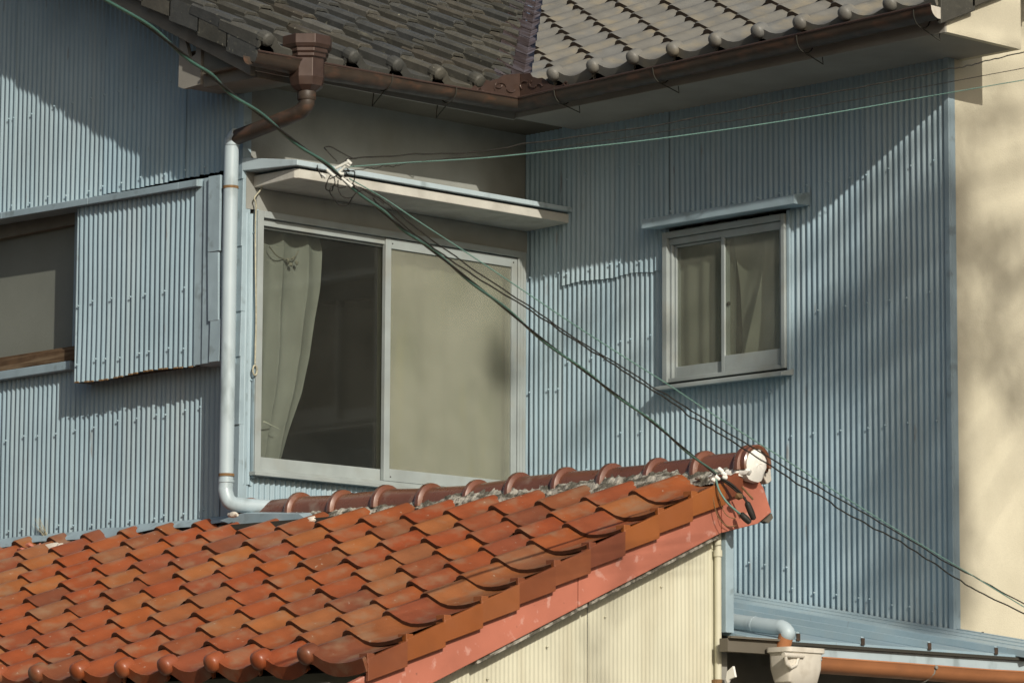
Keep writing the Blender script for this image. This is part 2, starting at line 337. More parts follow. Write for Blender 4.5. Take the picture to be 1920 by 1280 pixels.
mb = MB(); mb.box((-1.07,YP+.012,3.985),(-.2,YL-.006,3.995)); mb.build('shutter_case_floor', M['dark'], house)
for k, (xa, xb, za, zb) in enumerate([(-.205,-.145,3.972,4.80),(-.148,-.088,3.972,4.80),(-.093,-.03,3.974,4.16),(-.098,-.034,4.155,4.47),(-.103,-.03,4.462,4.80)]):
    mb = MB(); d = YP-.006-.004*k; tw = .008*((k*7) % 3-1)
    mb.hexa([(xa,d,za),(xb,d+.006,za),(xb,d+.02,za),(xa,d+.02,za),(xa+tw,d-.002,zb),(xb+tw,d+.006,zb),(xb+tw,d+.02,zb),(xa+tw,d+.02,zb)])
    mb.build('case_cladding_strip', M['bluetrim'], house, bevel=.002)
# left window of the front wing
win = MB()
win.box((-3.6,YL-.045,4.052),(-1.19,YL-.001,4.092))
win.build('window_flashing', M['bluetrim'], house, bevel=.003)
w = MB(); w.box((-3.6,YL-.035,4.094),(-1.08,YL+.05,4.150)); w.box((-3.6,YL-.02,4.150),(-1.08,YL+.05,4.163))
lw = w.build('window_sill', M['wood'], house, bevel=.002, label='weathered dark brown timber sill')
w = MB(); w.box((-3.6,YL+.04,4.14),(-1.0,YL+.05,4.83)); lwin = w.build('window', M['frost'], house, label='frosted pane beside the shutter case')
w = MB(); w.box((-3.6,YL+.005,4.74),(-1.08,YL+.04,4.83)); w.box((-2.35,YL+.01,4.163),(-2.30,YL+.04,4.74)); w.build('window_frame', M['barge'], lwin)

# --- side wall of the front wing (faces +X) : plaster above, window, sheet below
mb = MB(); mb.quad((0,YL-.0,4.76),(0,.0,4.76),(0,.0,5.235),(0,YL-.0,5.235)); mb.build('plaster_wall', M['plaster'], house)
mb = MB(); mb.box((-.04,-1.655,4.655),(.014,-.0,4.757)); mb.build('window_lintel', M['plaster'], house, bevel=.003)
mb = MB(); mb.box((-.03,YL+.002,4.66),(.008,-1.655,4.83)); mb.build('plaster_corner', M['plaster'], house)
PM = .030
sh = corrugated(1, .004, 1, YL-.005, -1.652, 3.44, 4.64, PM, seed=71).build('corrugated_sheet', M['blue'], house, 60)
nails(sh, 1, .004, 1, [(YL+.02,-1.655,4.55,1),(YL+.02,-1.655,3.9,1)], PM, M['blue'])
sh = corrugated(1, -.004, 1, YL-.005, .0, 3.2, 3.50, PM, seed=72, rows=3).build('corrugated_sheet', M['blue'], house, 60)
mb = MB(); mb.box((.006,-1.665,3.47),(.022,-1.650,4.66)); mb.build('side_trim', M['bluetrim'], house)
# lower body of both walls down to the ground
mb = MB(); mb.box((-3.6,YL+.012,0),(-.02,YL+.05,3.45)); mb.box((-.05,YL+.05,0),(-.012,0,3.45)); mb.build('lower_wall', M['concrete'], house)
# --- side window (big, sliding)
win = MB()   # outer frame
z0, z1, ya, yb = 3.484, 4.656, -1.662, -.022
win.box((-.06,ya,z0),(.032,ya+.034,z1)); win.box((-.06,yb-.052,z0),(.030,yb,z1))
win.box((-.06,ya+.034,z1-.030),(.034,yb-.052,z1)); win.box((-.06,ya+.034,z1-.062),(.014,yb-.052,z1-.032))
win.box((-.06,ya-.012,z0-.004),(.050,yb+.01,z0+.014)); win.box((-.06,ya+.034,z0+.014),(.024,yb-.052,z0+.030)); 
win.box((.030,yb-.040,z0+.02),(.034,yb-.034,z1-.03)); win.box((.030,yb-.020,z0+.02),(.034,yb-.014,z1-.03))
mw = win.build('window', M['alu'], house, bevel=.0025, label='large two-sash sliding window, curtain drooping behind its left pane')
def sash(parent, X, ya, yb, za, zb, st, tr, brl, glass, name='sash', d=.022, axis=1):
    mb = MB()
    def bx(u0, u1, z0, z1, dd=d):
        if axis == 1: mb.box((X-dd,u0,z0),(X,u1,z1))
        else: mb.box((u0,X+dd,z0),(u1,X,z1))
    bx(ya, ya+st, za, zb); bx(yb-st, yb, za, zb); bx(ya+st, yb-st, zb-tr, zb, d-.002); bx(ya+st, yb-st, za, za+brl, d-.002)
    s_ = mb.build(name, M['alu'], parent, bevel=.002)
    mb = MB(); e = X-.011 if axis == 1 else X+.011
    if axis == 1: mb.box((e-.002,ya+st,za+brl),(e+.002,yb-st,zb-tr))
    else: mb.box((ya+st,e-.002,za+brl),(yb-st,e+.002,zb-tr))
    p_ = mb.build('pane', glass, parent); return s_
sash(mw, -.004, ya+.036, -.862, z0+.030, z1-.064, .010, .008, .055, M['glass'])
sash(mw, .024, -.900, yb-.054, z0+.031, z1-.034, .034, .045, .056, M['glassb'], d=.024)
mb = MB()   # screws on the sash rail
for (yy, zz) in [(-.86,4.60),(-.86,3.535),(-.10,4.60)]: mb.dome((.024,yy,zz), (1,0,0), .004, .003)
mb.build('screw', M['dark'], mw)
# interior shell so the rooms are dark
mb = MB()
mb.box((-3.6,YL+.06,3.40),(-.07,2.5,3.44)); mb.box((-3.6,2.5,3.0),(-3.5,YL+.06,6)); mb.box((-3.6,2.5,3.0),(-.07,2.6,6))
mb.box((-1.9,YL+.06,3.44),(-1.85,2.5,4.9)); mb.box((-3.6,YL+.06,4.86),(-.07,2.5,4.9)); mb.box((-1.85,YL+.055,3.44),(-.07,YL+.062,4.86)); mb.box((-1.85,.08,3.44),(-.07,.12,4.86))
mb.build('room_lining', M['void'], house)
# --- canopy over the side window
zc0, zc1 = 4.765, 4.808
cn = MB()
prof = [(0,YL+.045),(.285,-1.672),(.30,-1.655),(.30,-.004),(0,-.004)]
cn.add([(x,y,4.758 if x < .1 else zc0) for x,y in prof]+[(x,y,zc1+.004*(x<.1)) for x,y in prof],
       [[4,3,2,1,0],[5,6,7,8,9]]+[[i,(i+1)%5,(i+1)%5+5,i+5] for i in range(5)])
cano = cn.build('canopy', M['canopy'], house, bevel=.004)
cn = MB()
cn.hexa([(0,YL-.02,4.826),(.322,YL+.028,4.816),(.322,.0-.003,4.814),(0,-.003,4.822),(0,YL-.02,4.885),(.322,YL+.028,4.840),(.322,-.003,4.836),(0,-.003,4.880)])
cn.build('canopy_flashing', M['pipeblue'], cano, bevel=.003)
# --- hanging rope, tied under the canopy
rp = thing('hanging_cord', (.03,-1.66,4.7), 'thin grey cord with a small loop hanging beside the big window and the downpipe', 'cord')
pts = [on(0,.035,*p) for p in [(492,352),(484,362),(477,372),(480,384),(479,420),(479,500),(480,600),(478,682)]]
MB().tube(spline(pts,4), .0038, 6).build('rope', M['rope'], rp, 60)
c = on(0,.035,478,694)
lp = MB(); lp.tube([c+V(0,math.sin(t)*.012,math.cos(t)*.022) for t in [2*PI*k/14 for k in range(15)]], .0042, 6); lp.build('loop', M['rope'], rp, 60)

# --- rear wing, wall facing the street, plane y=0
PR = .0318
zRb = lambda x: 3.20-.173*x+.02
WX0, WX1, WZ0, WZ1 = .935, 1.680, 3.935, 4.66
specs = [(0.004,.262,zRb,5.235,0,[(.03,.25,4.0,3),(.03,.25,4.53,3)]),(.255,.60,lambda x:4.478+.004*math.sin(x*20),5.235,.009,[(.27,.59,4.535,4),(.27,.59,4.98,4)]),(.60,.95,lambda x:4.478+.004*math.sin(x*20),5.235,.011,[(.62,.93,4.535,4),(.62,.93,4.98,4)]),
         (.250,.62,zRb,4.52,0,[(.27,.6,4.12,4),(.27,.6,3.6,4)]),(.615,WX0,zRb,4.52,.003,[(.62,.93,4.18,3),(.62,.93,3.75,4)]),
         (.94,1.70,4.70,5.235,.003,[(.95,1.69,4.74,4)]),(.93,1.70,zRb,3.95,.002,[(.95,1.69,3.86,5),(.95,1.69,lambda x: zRb(x)+.15,4),(.95,1.69,3.45,4)]),
         (1.68,2.13,zRb,5.235,.0,[(1.69,2.12,4.20,4),(1.69,2.12,3.66,4),(1.69,2.12,4.76,4),(1.69,2.12,lambda x: zRb(x)+.07,4)]),
         (2.12,2.582,zRb,5.235,.003,[(2.13,2.55,4.20,4),(2.13,2.55,3.66,4),(2.13,2.55,4.76,4),(2.13,2.55,lambda x: zRb(x)+.07,4)])]
for i, (a, b, zb, zt, off, rows_) in enumerate(specs):
    sh = corrugated(0, -off, -1, a, b, zb, zt, PR, seed=80+i, rows=8).build('corrugated_sheet', M['blue'], house, 60)
    nails(sh, 0, -off, -1, rows_, PR, M['blue'])
mb = MB(); mb.box((2.578,-.014,2.72),(2.606,.0,5.21)); mb.box((2.592,.0,2.72),(2.606,.03,5.21)); mb.build('corner_trim', M['bluetrim'], house, bevel=.003)
mb = MB(); mb.box((.3,.010,0),(.93,.05,5.24)); mb.box((-.05,.010,0),(.3,.05,5.24)); mb.box((1.685,.010,0),(2.59,.05,5.24)); mb.box((.93,.010,0),(1.685,.05,3.93)); mb.box((.93,.010,4.67),(1.685,.05,5.24))
mb.build('backing_wall', M['concrete'], house)
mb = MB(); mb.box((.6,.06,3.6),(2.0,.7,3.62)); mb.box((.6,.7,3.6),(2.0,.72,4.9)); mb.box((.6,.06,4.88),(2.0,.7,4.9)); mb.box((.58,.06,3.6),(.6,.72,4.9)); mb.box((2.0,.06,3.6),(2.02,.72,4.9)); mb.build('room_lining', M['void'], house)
# window of the rear wing
win = MB(); zz0, zz1 = 3.955, 4.640; T = .045
win.box((WX0,-.040,zz0),(WX0+.030,T,zz1)); win.box((WX1-.022,-.036,zz0),(WX1,T,zz1)); win.box((WX0+.030,-.038,zz1-.028),(WX1-.022,T,zz1)); win.box((WX0+.03,-.022,zz1-.058),(WX1-.022,T,zz1-.030))
win.box((WX0+.03,-.030,zz0),(WX1-.022,T,zz0+.018)); win.box((WX0+.032,-.020,zz0+.018),(WX0+.045,T,zz1-.058))
rw = win.build('window', M['alu'], house, bevel=.0025, label='small two-sash window under the short blue hood')
mb = MB(); mb.hexa([(WX0-.025,-.075,zz0-.036),(WX1+.016,-.075,zz0-.038),(WX1+.022,-.001,zz0-.030),(WX0-.025,-.001,zz0-.030),(WX0-.025,-.075,zz0-.022),(WX1+.016,-.075,zz0-.022),(WX1+.022,-.001,zz0-.002),(WX0-.025,-.001,zz0-.002)])
mb.build('window_sill', M['alu'], rw, bevel=.002)
sash(rw, -.004, WX0+.046, 1.305, zz0+.019, zz1-.060, .010, .010, .052, M['glassr'], axis=0)
sash(rw, -.020, 1.284, WX1-.023, zz0+.019, zz1-.032, .020, .032, .072, M['glassr'], axis=0, d=.014)
mb = MB(); mb.lathe([(.009,0),(.009,.006),(.005,.012),(.001,.014)], (1.315,-.0,4.28), 10, (0,-1,0)); mb.build('sash_lock', M['dark'], rw)
hd = MB()
hd.hexa([(.868,-.105,4.658),(1.803,-.105,4.658),(1.803,-.002,4.662),(.90,-.002,4.662),(.868,-.105,4.700),(1.803,-.105,4.700),(1.803,-.002,4.722),(.90,-.002,4.722)])
hd.build('window_hood', M['bluetrim'], house, bevel=.003)
mb = MB(); mb.box((1.682,-.024,3.93),(1.698,-.010,4.655)); mb.build('side_trim', M['bluetrim'], house, bevel=.002)

# --- cream stucco gable wall beyond the rear wing (faces +X)
mb = MB()
XS = 2.603
mb.add([(XS,.03,0),(XS,5,0),(XS,5,8.0),(XS,.03,5.3)], [[0,1,2,3]]); mb.build('stucco_wall', M['stucco'], house)
# boxed eave end of the rear wing
XE = 2.925
mb = MB()
mb.add([(XE,-.40,5.2),(XE,.055,5.2),(XE,.055,5.62),(XE,-.40,5.39)]+[(XE-.03,-.40,5.2),(XE-.03,.055,5.2),(XE-.03,.055,5.62),(XE-.03,-.40,5.39)],
       [[0,1,2,3],[7,6,5,4],[0,4,5,1],[1,5,6,2],[2,6,7,3],[3,7,4,0]])
mb.build('eave_end_panel', M['stucco'], house)
mb = MB(); mb.hexa([(XS,.055,5.2),(XE-.002,.055,5.2),(XE-.002,.085,5.2),(XS,.085,5.2),(XS,.055,5.55),(XE-.002,.055,5.62),(XE-.002,.085,5.62),(XS,.085,5.55)]); mb.build('eave_return', M['stucco'], house)
mb = MB(); 
mb.add([(XE,.055,5.50),(XE,5,7.97),(XE,5,8.15),(XE,.055,5.68)]+[(XE-.03,.055,5.50),(XE-.03,5,7.97),(XE-.03,5,8.15),(XE-.03,.055,5.68)],
       [[0,1,2,3],[7,6,5,4],[0,4,5,1],[1,5,6,2],[2,6,7,3],[3,7,4,0]]); mb.build('barge_board', M['stucco'], house)
mb = MB(); mb.quad((XS,.08,5.52),(XE-.03,.08,5.52),(XE-.03,5,7.98),(XS,5,7.98)); mb.build('verge_soffit', M['soffit'], house)
# --- soffits and fascias
mb = MB(); mb.box((.345,-.40,5.200),(XE-.03,.02,5.212)); mb.box((2.56,.02,5.200),(XE-.03,.055,5.212)); mb.build('soffit', M['soffit'], house)
mb = MB(); mb.box((.0,-1.97,5.222),(.345,.02,5.232)); mb.build('soffit', M['soffitd'], house)  # same board as the other soffit, deep shade painted in
mb = MB(); mb.box((.345,-.412,5.197),(XE,-.400,5.300)); mb.build('fascia_board', M['soffit'], house)
mb = MB(); mb.box((.345,-1.97,5.190),(.357,-.412,5.285)); mb.build('fascia_board', M['soffit'], house)
# boxed eave end of the front wing, its left end broken
YB = -1.935
bx = MB()
bx.add([(-.03,YB,5.175),(.335,YB,5.165),(.335,YB,5.22),(-.03,YB,5.40)]+[(-.03,YL-.01,5.175),(.335,YL-.01,5.165),(.335,YL-.01,5.22),(-.03,YL-.01,5.40)],
       [[0,1,2,3],[7,6,5,4],[0,4,5,1],[1,5,6,2],[2,6,7,3],[3,7,4,0]])
eb = bx.build('eave_box', M['barge'], house, bevel=.003)
bx = MB()
pl = [(-.19,5.20),(-.15,5.185),(-.035,5.19),(-.035,5.395),(-.065,5.412),(-.072,5.33),(-.115,5.315),(-.135,5.375),(-.160,5.43),(-.186,5.45)]
bx.prism([(x,YB-.012,z) for x, z in pl], (0,.02,0)); bx.add([(-.19,YB,5.20),(-.035,YB,5.19),(-.035,YL,5.19),(-.19,YL,5.20)], [[0,1,2,3]])
bx.build('broken_end_board', M['soffit'], eb)
bx = MB(); bx.box((-.17,YB+.03,5.21),(-.04,YL-.02,5.36)); bx.build('rotten_timber', M['wood'], eb)
# barge board of the front wing gable
def zb_(x): return 5.17+(.345-x)*.489
bb = MB(); YV = -1.99
bb.hexa([(-4,YV,zb_(-4)),(.36,YV,zb_(.36)),(.36,YV+.03,zb_(.36)),(-4,YV+.03,zb_(-4)),(-4,YV,zb_(-4)+.105),(.36,YV,zb_(.36)+.105),(.36,YV+.03,zb_(.36)+.105),(-4,YV+.03,zb_(-4)+.105)])
bb.build('barge_board', M['barge'], house, bevel=.004)
bb = MB(); bb.hexa([(-4,YV+.03,zb_(-4)+.02),(.345,YV+.03,zb_(.345)+.02),(.345,YL,zb_(.345)+.02),(-4,YL,zb_(-4)+.02),(-4,YV+.03,zb_(-4)+.04),(.345,YV+.03,zb_(.345)+.04),(.345,YL,zb_(.345)+.04),(-4,YL,zb_(-4)+.04)])
bb.build('verge_soffit', M['barge'], house)

# ------------------------------------------------------------------ tiles
PROF = [(-.03,.004),(.0,.020),(.05,.040),(.11,.046),(.17,.044),(.25,.030),(.35,.013),(.47,.003),(.60,0),(.74,.004),(.88,.014),(1.03,.030)]
FLATP = [(-.002,-.006),(-.020,.034),(.02,.049),(.24,.050),(.31,.040),(.38,.018),(.46,.006),(.5,.003),(.64,.0),(.78,.0),(.9,.0),(1.03,.002)]
def tile_mesh(name, mat_, W, L, prof=PROF, t=.018, lift=.024, eave=False, side=0, seed=0, disc=.034, sm=42, edge=None):
    rnd = random.Random(seed); mb = MB(); n = len(prof); k = W/.262
    vs = []
    for (v, dn) in ((0,t),(0,0),(.006,-.003),(L,0)):
        for (u, h) in prof:
            hh = (h*k+lift*(1-v/L))-(dn if dn > 0 else 0)+(-.001 if dn < 0 else 0)
            if v == 0 and dn == 0: hh -= .004
            vs.append((u*W+rnd.uniform(-.001,.001), v, hh))
    f = [[r*n+i, r*n+i+1, (r+1)*n+i+1, (r+1)*n+i] for r in range(3) for i in range(n-1)]
    f.append([0, n, 2*n, 3*n])                  # left edge
    mb.add(vs, f)
    if side:     # hanging side plate of a verge tile
        hz = .078
        mb.hexa([(W*1.0,-.004,.022-hz),(W*1.0+.014,-.004,.020-hz),(W*1.0+.014,L-.045,.0-hz),(W*1.0,L-.045,.0-hz),
                 (W*1.0,-.004,.046*k),(W*1.0+.014,-.004,.042*k),(W*1.0+.014,L-.045,.022*k),(W*1.0,L-.045,.022*k)])
    if side < 0: pass
    if eave:
        top = [(u*W, h*k+lift-.004) for u, h in prof[1:]]
        a = [(u, -.010, h) for u, h in top]; b = [(u, -.010, h-.050) for u, h in top]; c = [(u, .006, h) for u, h in top]; m = len(top); d = [(u, .006, h-.050) for u, h in top]
        mb.add(a+b+c+d, [[i, i+m, i+m+1, i+1] for i in range(m-1)]+[[i+2*m, i+2*m+1, i+1, i] for i in range(m-1)]+[[i+m, i+3*m, i+3*m+1, i+m+1] for i in range(m-1)]+[[0,2*m,3*m,m],[m-1,2*m-1,4*m-1,3*m-1]])
        mb.lathe([(disc*.9,.03),(disc,.02),(disc,-.016),(disc*.93,-.024),(disc*.7,-.031),(disc*.35,-.035),(.001,-.036)], (W*.10,0,.046*k+lift-.02), 14, (0,1,0))
    me = mb.mesh(name, mat_, sm)
    if edge:
        me.materials.append(edge)
        for i in range(n-1): me.polygons[i].material_index = 1
    return me
def frame_mat(o, a, s):
    a = Vector(a).normalized(); s = Vector(s).normalized(); n = a.cross(s)
    return Matrix.Translation(o) @ Matrix((a, s, n)).transposed().to_4x4()
def in_view(p, m=60):
    x, y = proj(p); return -m < x < 1920+m and -m < y < 1280+m
def clipped(me, mw_, planes, name):
    bm = bmesh.new(); bm.from_mesh(me); bm.transform(mw_)
    for co, no in planes:
        bmesh.ops.bisect_plane(bm, geom=bm.verts[:]+bm.edges[:]+bm.faces[:], plane_co=co, plane_no=no, clear_outer=True)
    if not bm.faces: bm.free(); return None
    m2 = bpy.data.meshes.new(name); bm.to_mesh(m2); bm.free(); [m2.materials.append(q) for q in me.materials] if not m2.materials else None
    return m2
def lay(roof, cells, variants, jitter=.004, rotj=.010, clip=None, names=('roof_tile','eave_tile','verge_tile')):
    rnd = random.Random(len(cells))
    for (kind, mtx, ctr) in cells:
        me = rnd.choice(variants[kind])
        j = Matrix.Translation((rnd.uniform(-jitter,jitter), rnd.uniform(-jitter,jitter)*1.5, rnd.uniform(-.0015,.0025))) @ Matrix.Rotation(rnd.uniform(-rotj,rotj), 4, 'Z') @ Matrix.Rotation(rnd.uniform(-rotj,rotj)*.8, 4, 'Y')
        mt = mtx @ j
        if clip:
            r = clip(ctr)
            if r == 0: continue
            if r == 2:
                m2 = clipped(me, mt, clip.planes, 'cut_tile')
                if m2:
                    o = bpy.data.objects.new('cut_tile', m2); C.objects.link(o); o.parent = roof
                continue
        o = bpy.data.objects.new(names[kind], me); C.objects.link(o); o.parent = roof; o.matrix_local = mt

def TV(matn, W, L, **kw):
    vs = [[tile_mesh('roof_tile', M[matn], W, L, seed=i, **kw) for i in range(4)],
          [tile_mesh('eave_tile', M[matn], W, L, seed=i+9, eave=True, **kw) for i in range(2)]]
    return vs
# --- left grey roof (slopes down towards +X, eave along Y)
p_ = .5; cs = math.sqrt(1+p_*p_); XE1 = .455; ZE = 5.262
deckE = lambda x: ZE+p_*(XE1-x)
mb = MB(); mb.add([(XE1-.01,YV+.0,deckE(XE1)-.012),(XE1-.01,-.5,deckE(XE1)-.012),(-3.6,3.5,deckE(-3.6)-.012),(-3.6,YV,deckE(-3.6)-.012)], [[0,1,2,3]])
roofE = mb.build('roof', M['dark'], house, label='dark weathered tile roof over the front wing')
W, E = .2485, .20
class ClipE:
    # valley line x + y = k ; keep x+y < k
    k = XE1-.46-.085
    planes = [(Vector((XE1,-.46-.085,0)), Vector((1,1,0)).normalized())]
    def __call__(s, c):
        d = (c[0]+c[1]-s.k)/1.414
        return 1 if d < -.19 else (0 if d > .17 else 2)
cells = []
Y0 = -1.99+.006
vE = TV('greyold', W, (E+.065)*cs, prof=FLATP, t=.016, lift=.024, disc=.033, sm=22)
for r in range(0, 18):
    x = XE1-r*E
    for cidx in range(0, 22):
        y = -1.76-.025-W+cidx*W
        if y+W*.5 > .0-.05+r*E+W: continue
        p = Vector((x, y, deckE(x))); ctr = (x-E*.5, y+W*.5, deckE(x))
        if not in_view(Vector(ctr), 90): continue
        cells.append((1 if r == 0 else 0, frame_mat(p, (0,1,0), (-1,0,p_)), ctr))
lay(roofE, cells, vE, .005, .014, ClipE())
# verge side plates of the left roof
for r in range(0, 16):
    x = XE1-r*E; mb = MB(); zt = deckE(x)+.030; h = .100
    xa, xb = x, x-E-.015
    mb.hexa([(xa,YV-.042,zt-h),(xa,YV-.024,zt-h),(xb,YV-.024,zt-h+p_*(E+.015)-.02),(xb,YV-.042,zt-h+p_*(E+.015)-.02),
             (xa,YV-.042,zt+.012),(xa,YV-.02,zt+.018),(xb,YV-.02,zt+.018+p_*(E+.015)-.02),(xb,YV-.042,zt+.012+p_*(E+.015)-.02)])
    mb.build('verge_tile', M['greyold'], roofE, bevel=.004)
# --- right grey roof (slopes down towards -Y, eave along X)
YE2 = -.475; ZE2 = 5.292
deckR = lambda y: ZE2+p_*(y-YE2)
mb = MB(); mb.add([(.3,YE2+.01,deckR(YE2)-.012),(XE+.02,YE2+.01,deckR(YE2)-.012),(XE+.02,4.6,deckR(4.6)-.012),(-4.5,4.6,deckR(4.6)-.012)], [[0,1,2,3]])
roofR = mb.build('roof', M['dark'], house, label='paler silver grey tile roof over the rear wing')
class ClipR:
    k = XE1-.46+.055
    planes = [(Vector((XE1,-.46+.055,0)), Vector((-1,-1,0)).normalized())]
    def __call__(s, c):
        d = -(c[0]+c[1]-s.k)/1.414
        return 1 if d < -.19 else (0 if d > .17 else 2)
vR = TV('grey', W, (E+.065)*cs, prof=PROF, t=.024, lift=.030, disc=.033, edge=M['darkedge'])
vR.append([tile_mesh('verge_tile', M['grey'], .16, (E+.065)*cs, prof=PROF[5:], t=.016, side=1, seed=5)])
cells = []
XC0 = .713-.025
for r in range(0, 14):
    y = YE2+r*E
    for cidx in range(-14, 10):
        x = XC0+cidx*.2502
        if x > XE-.17: continue
        ctr = (x+W*.5, y+E*.5, deckR(y))
        if not in_view(Vector(ctr), 90): continue
        cells.append((1 if r == 0 else 0, frame_mat(Vector((x,y,deckR(y))), (1,0,0), (0,1,p_)), ctr))
lay(roofR, cells, vR, .0025, .006, ClipR())
for r in range(0, 9):      # verge plates at the right end
    y = YE2+r*E; mb = MB(); zt = deckR(y)+.04; xr = XE+.035
    mb.hexa([(xr-.015,y,zt-.115),(xr,y,zt-.115),(xr,y+E+.02,zt-.115+p_*(E+.02)-.02),(xr-.015,y+E+.02,zt-.115+p_*(E+.02)-.02),
             (xr-.10,y,zt+.004),(xr,y,zt),(xr,y+E+.02,zt+p_*(E+.02)-.02),(xr-.10,y+E+.02,zt+.004+p_*(E+.02)-.02)])
    mb.build('verge_tile', M['greyold'], roofR, bevel=.004)
# --- valley
vl = MB(); a0 = Vector((XE1+.01,-.47,ZE-.0)); d_ = Vector((-1,1,.5))
zz = lambda s: 5.303+.5*s
n_ = 16
for i in range(n_):
    s0, s1 = i*.22-.03, (i+1)*.22-.03; st = .0012
    A = lambda s, o, dz: Vector((XE1-s+o*.707, -.47+s+o*.707, zz(s)+dz))
    vl.add([A(s0,-.13,.052+st),A(s0,0,-.002+st),A(s0,.13,.052+st),A(s1,-.13,.052-st),A(s1,0,-.002-st),A(s1,.13,.052-st)], [[0,1,4,3],[1,2,5,4],[0,3,4,1]])
vl.build('valley_flashing', M['valley'], house)
# --- decorated copper corner board
orn = MB()
pm = [(882,178),(884,166),(890,160),(900,166),(907,158),(912,150),(920,152),(928,149),(934,148),(944,141),(975,138),(975,183)]
P3 = [on(0,.496,*q) for q in pm]
orn.prism(P3, (-.004,0,0))
pr = [(974,182),(974,139),(985,138),(993,137),(998,144),(1008,147),(1016,146),(1024,151),(1029,158),(1040,161),(1052,160),(1060,152),(1067,166),(1060,168)]
Q3 = [on(1,-.512,*q) for q in pr]
orn.prism(Q3, (0,.004,0))
cb = orn.build('corner_board', M['copper'], house)
sc = MB()
for plane in (0, 1):
    for (cx, cy, r0, a0_, a1_, dr) in ([(940,165,13,2.8,6.0,-4),(935,160,6,0,4.5,0),(958,166,8,.4,3.0,0),(900,170,5,0,5,0)] if plane == 0 else [(985,160,10,2.2,5.2,-2),(1000,158,7,0,4.2,0),(1010,164,7,3.0,6.0,0),(1062,158,4,0,5,0)]):
        pts = []
        for k in range(13):
            t = a0_+(a1_-a0_)*k/12; rr = r0+dr*k/12
            q = (cx+rr*math.cos(t), cy-rr*math.sin(t)*-.9+ (cx-975)*(-.0))
            pts.append(on(0,.499,*q) if plane == 0 else on(1,-.515,*q))
        sc.tube(pts, .0035, 5)
sc.build('scroll_relief', M['copper'], cb, 60)

# --- gutters
def gutter_profile(r, n=9, th=.002):
    o = [(r*math.cos(PI+PI*k/n), r*math.sin(PI+PI*k/n)) for k in range(n+1)]
    i = [((r-th)*math.cos(PI+PI*k/n), (r-th)*math.sin(PI+PI*k/n)) for k in range(n, -1, -1)]
    bead = [(r+.004,.004),(r+.001,.009),(r-.006,.006)]
    return o+bead+i
gx, gy, gr = .455, -.485, .050
path = [(gx,-2.07,5.232),(gx,-1.72,5.225),(gx,-1.15,5.238),(gx,gy,5.248),(1.5,gy,5.262),(2.955,gy,5.286)]
# travel along +Y then +X : outer side is to the right of travel
gm = MB(); gm.sweep(gutter_profile(gr), path)
gut = gm.build('gutter', M['gutter'], house, 50)
gm = MB(); gm.tube([(gx+gr+.001,-2.07,5.237),(gx+gr+.001,-1.15,5.243),(gx+gr+.001,gy-gr-.001,5.253)], .0055, 8); gm.tube([(gx+gr+.001,gy-gr-.001,5.253),(1.5,gy-gr-.001,5.267),(2.955,gy-gr-.001,5.291)], .0055, 8)
gm.build('gutter_bead', M['copper'], gut, 60)
gm = MB(); 
gm.add([(2.957,gy+gr*math.cos(PI+PI*k/9),5.286+gr*math.sin(PI+PI*k/9)) for k in range(10)]+[(2.951,gy+gr*math.cos(PI+PI*k/9),5.286+gr*math.sin(PI+PI*k/9)) for k in range(10)], [list(range(10)),list(range(19,9,-1))]); gm.build('gutter_end', M['white'], gut)
for (px_, on_y) in [(1040,False),(1225,False),(1495,False),(1715,False),(735,True),(855,True)]:
    mb = MB()
    if not on_y:
        X = on(1,gy-gr,px_,150).x; g_ = [V(X,gy+gr*1.08*math.cos(PI+PI*k/8)*-1,5.262+gr*1.12*math.sin(PI+PI*k/8)) for k in range(9)]
        g_ = [V(X,gy-gr*1.08*math.cos(PI*k/8),5.250+.012*(X-.5)/2.4*1.5-gr*1.12*math.sin(PI*k/8)) for k in range(9)]
        mb.tube([g_[0]+V(0,0,.012)]+g_, .0028, 5); mb.tube([g_[4],V(X+.03,-.405,5.165),V(X+.02,-.402,5.23)], .0028, 5)
    else:
        Yc = on(0,gx+gr,px_,160).y; g_ = [V(gx+gr*1.08*math.cos(PI*k/8),Yc,5.238-gr*1.12*math.sin(PI*k/8)) for k in range(9)]
        mb.tube([g_[0]+V(0,0,.012)]+g_, .0028, 5); mb.tube([g_[4],V(.352,Yc+.02,5.13),V(.350,Yc+.03,5.20)], .0028, 5)
    mb.build('gutter_hook', M['dark'], gut, 60)
# rain hopper and pipe
hc = V(.468,-1.762,0)
hp = MB(); hp.lathe([(.092,5.345),(.112,5.345),(.112,5.305),(.104,5.290),(.098,5.288),(.098,5.272),(.090,5.266),(.090,5.252),(.080,5.246),(.080,5.165),(.072,5.130),(.045,5.110),(.036,5.108)], hc, 8, start=.5)
hop = hp.build('rain_hopper', M['copper'], gut, bevel=.002)
hp = MB(); hp.lathe([(.039,5.112),(.041,5.108),(.041,5.075),(.038,5.070),(.036,5.07)], hc, 16)
e0 = hc+V(0,0,5.085); e3 = V(.028,-1.795,4.962)
hp.tube(spline([e0, hc+V(0,0,5.055), hc+V(-.03,-.002,5.030), hc+V(-.10,-.010,5.012), e3],6), .034, 16)
hp.build('outlet_pipe', M['gutter'], gut, 45)
dp = MB(); A0 = V(.012,-1.800,4.995)
pts = [V(.045,-1.797,4.975),V(.018,-1.800,4.955),V(.008,-1.800,4.90),V(.008,-1.802,4.4),V(.006,-1.800,3.9),V(.004,-1.800,3.47),V(.006,-1.802,3.40),V(.030,-1.790,3.350),V(.085,-1.745,3.338),V(.17,-1.66,3.33)]
dpo = dp.tube(spline(pts,5), .0325, 18).build('downpipe', M['pipeblue'], house, 50)
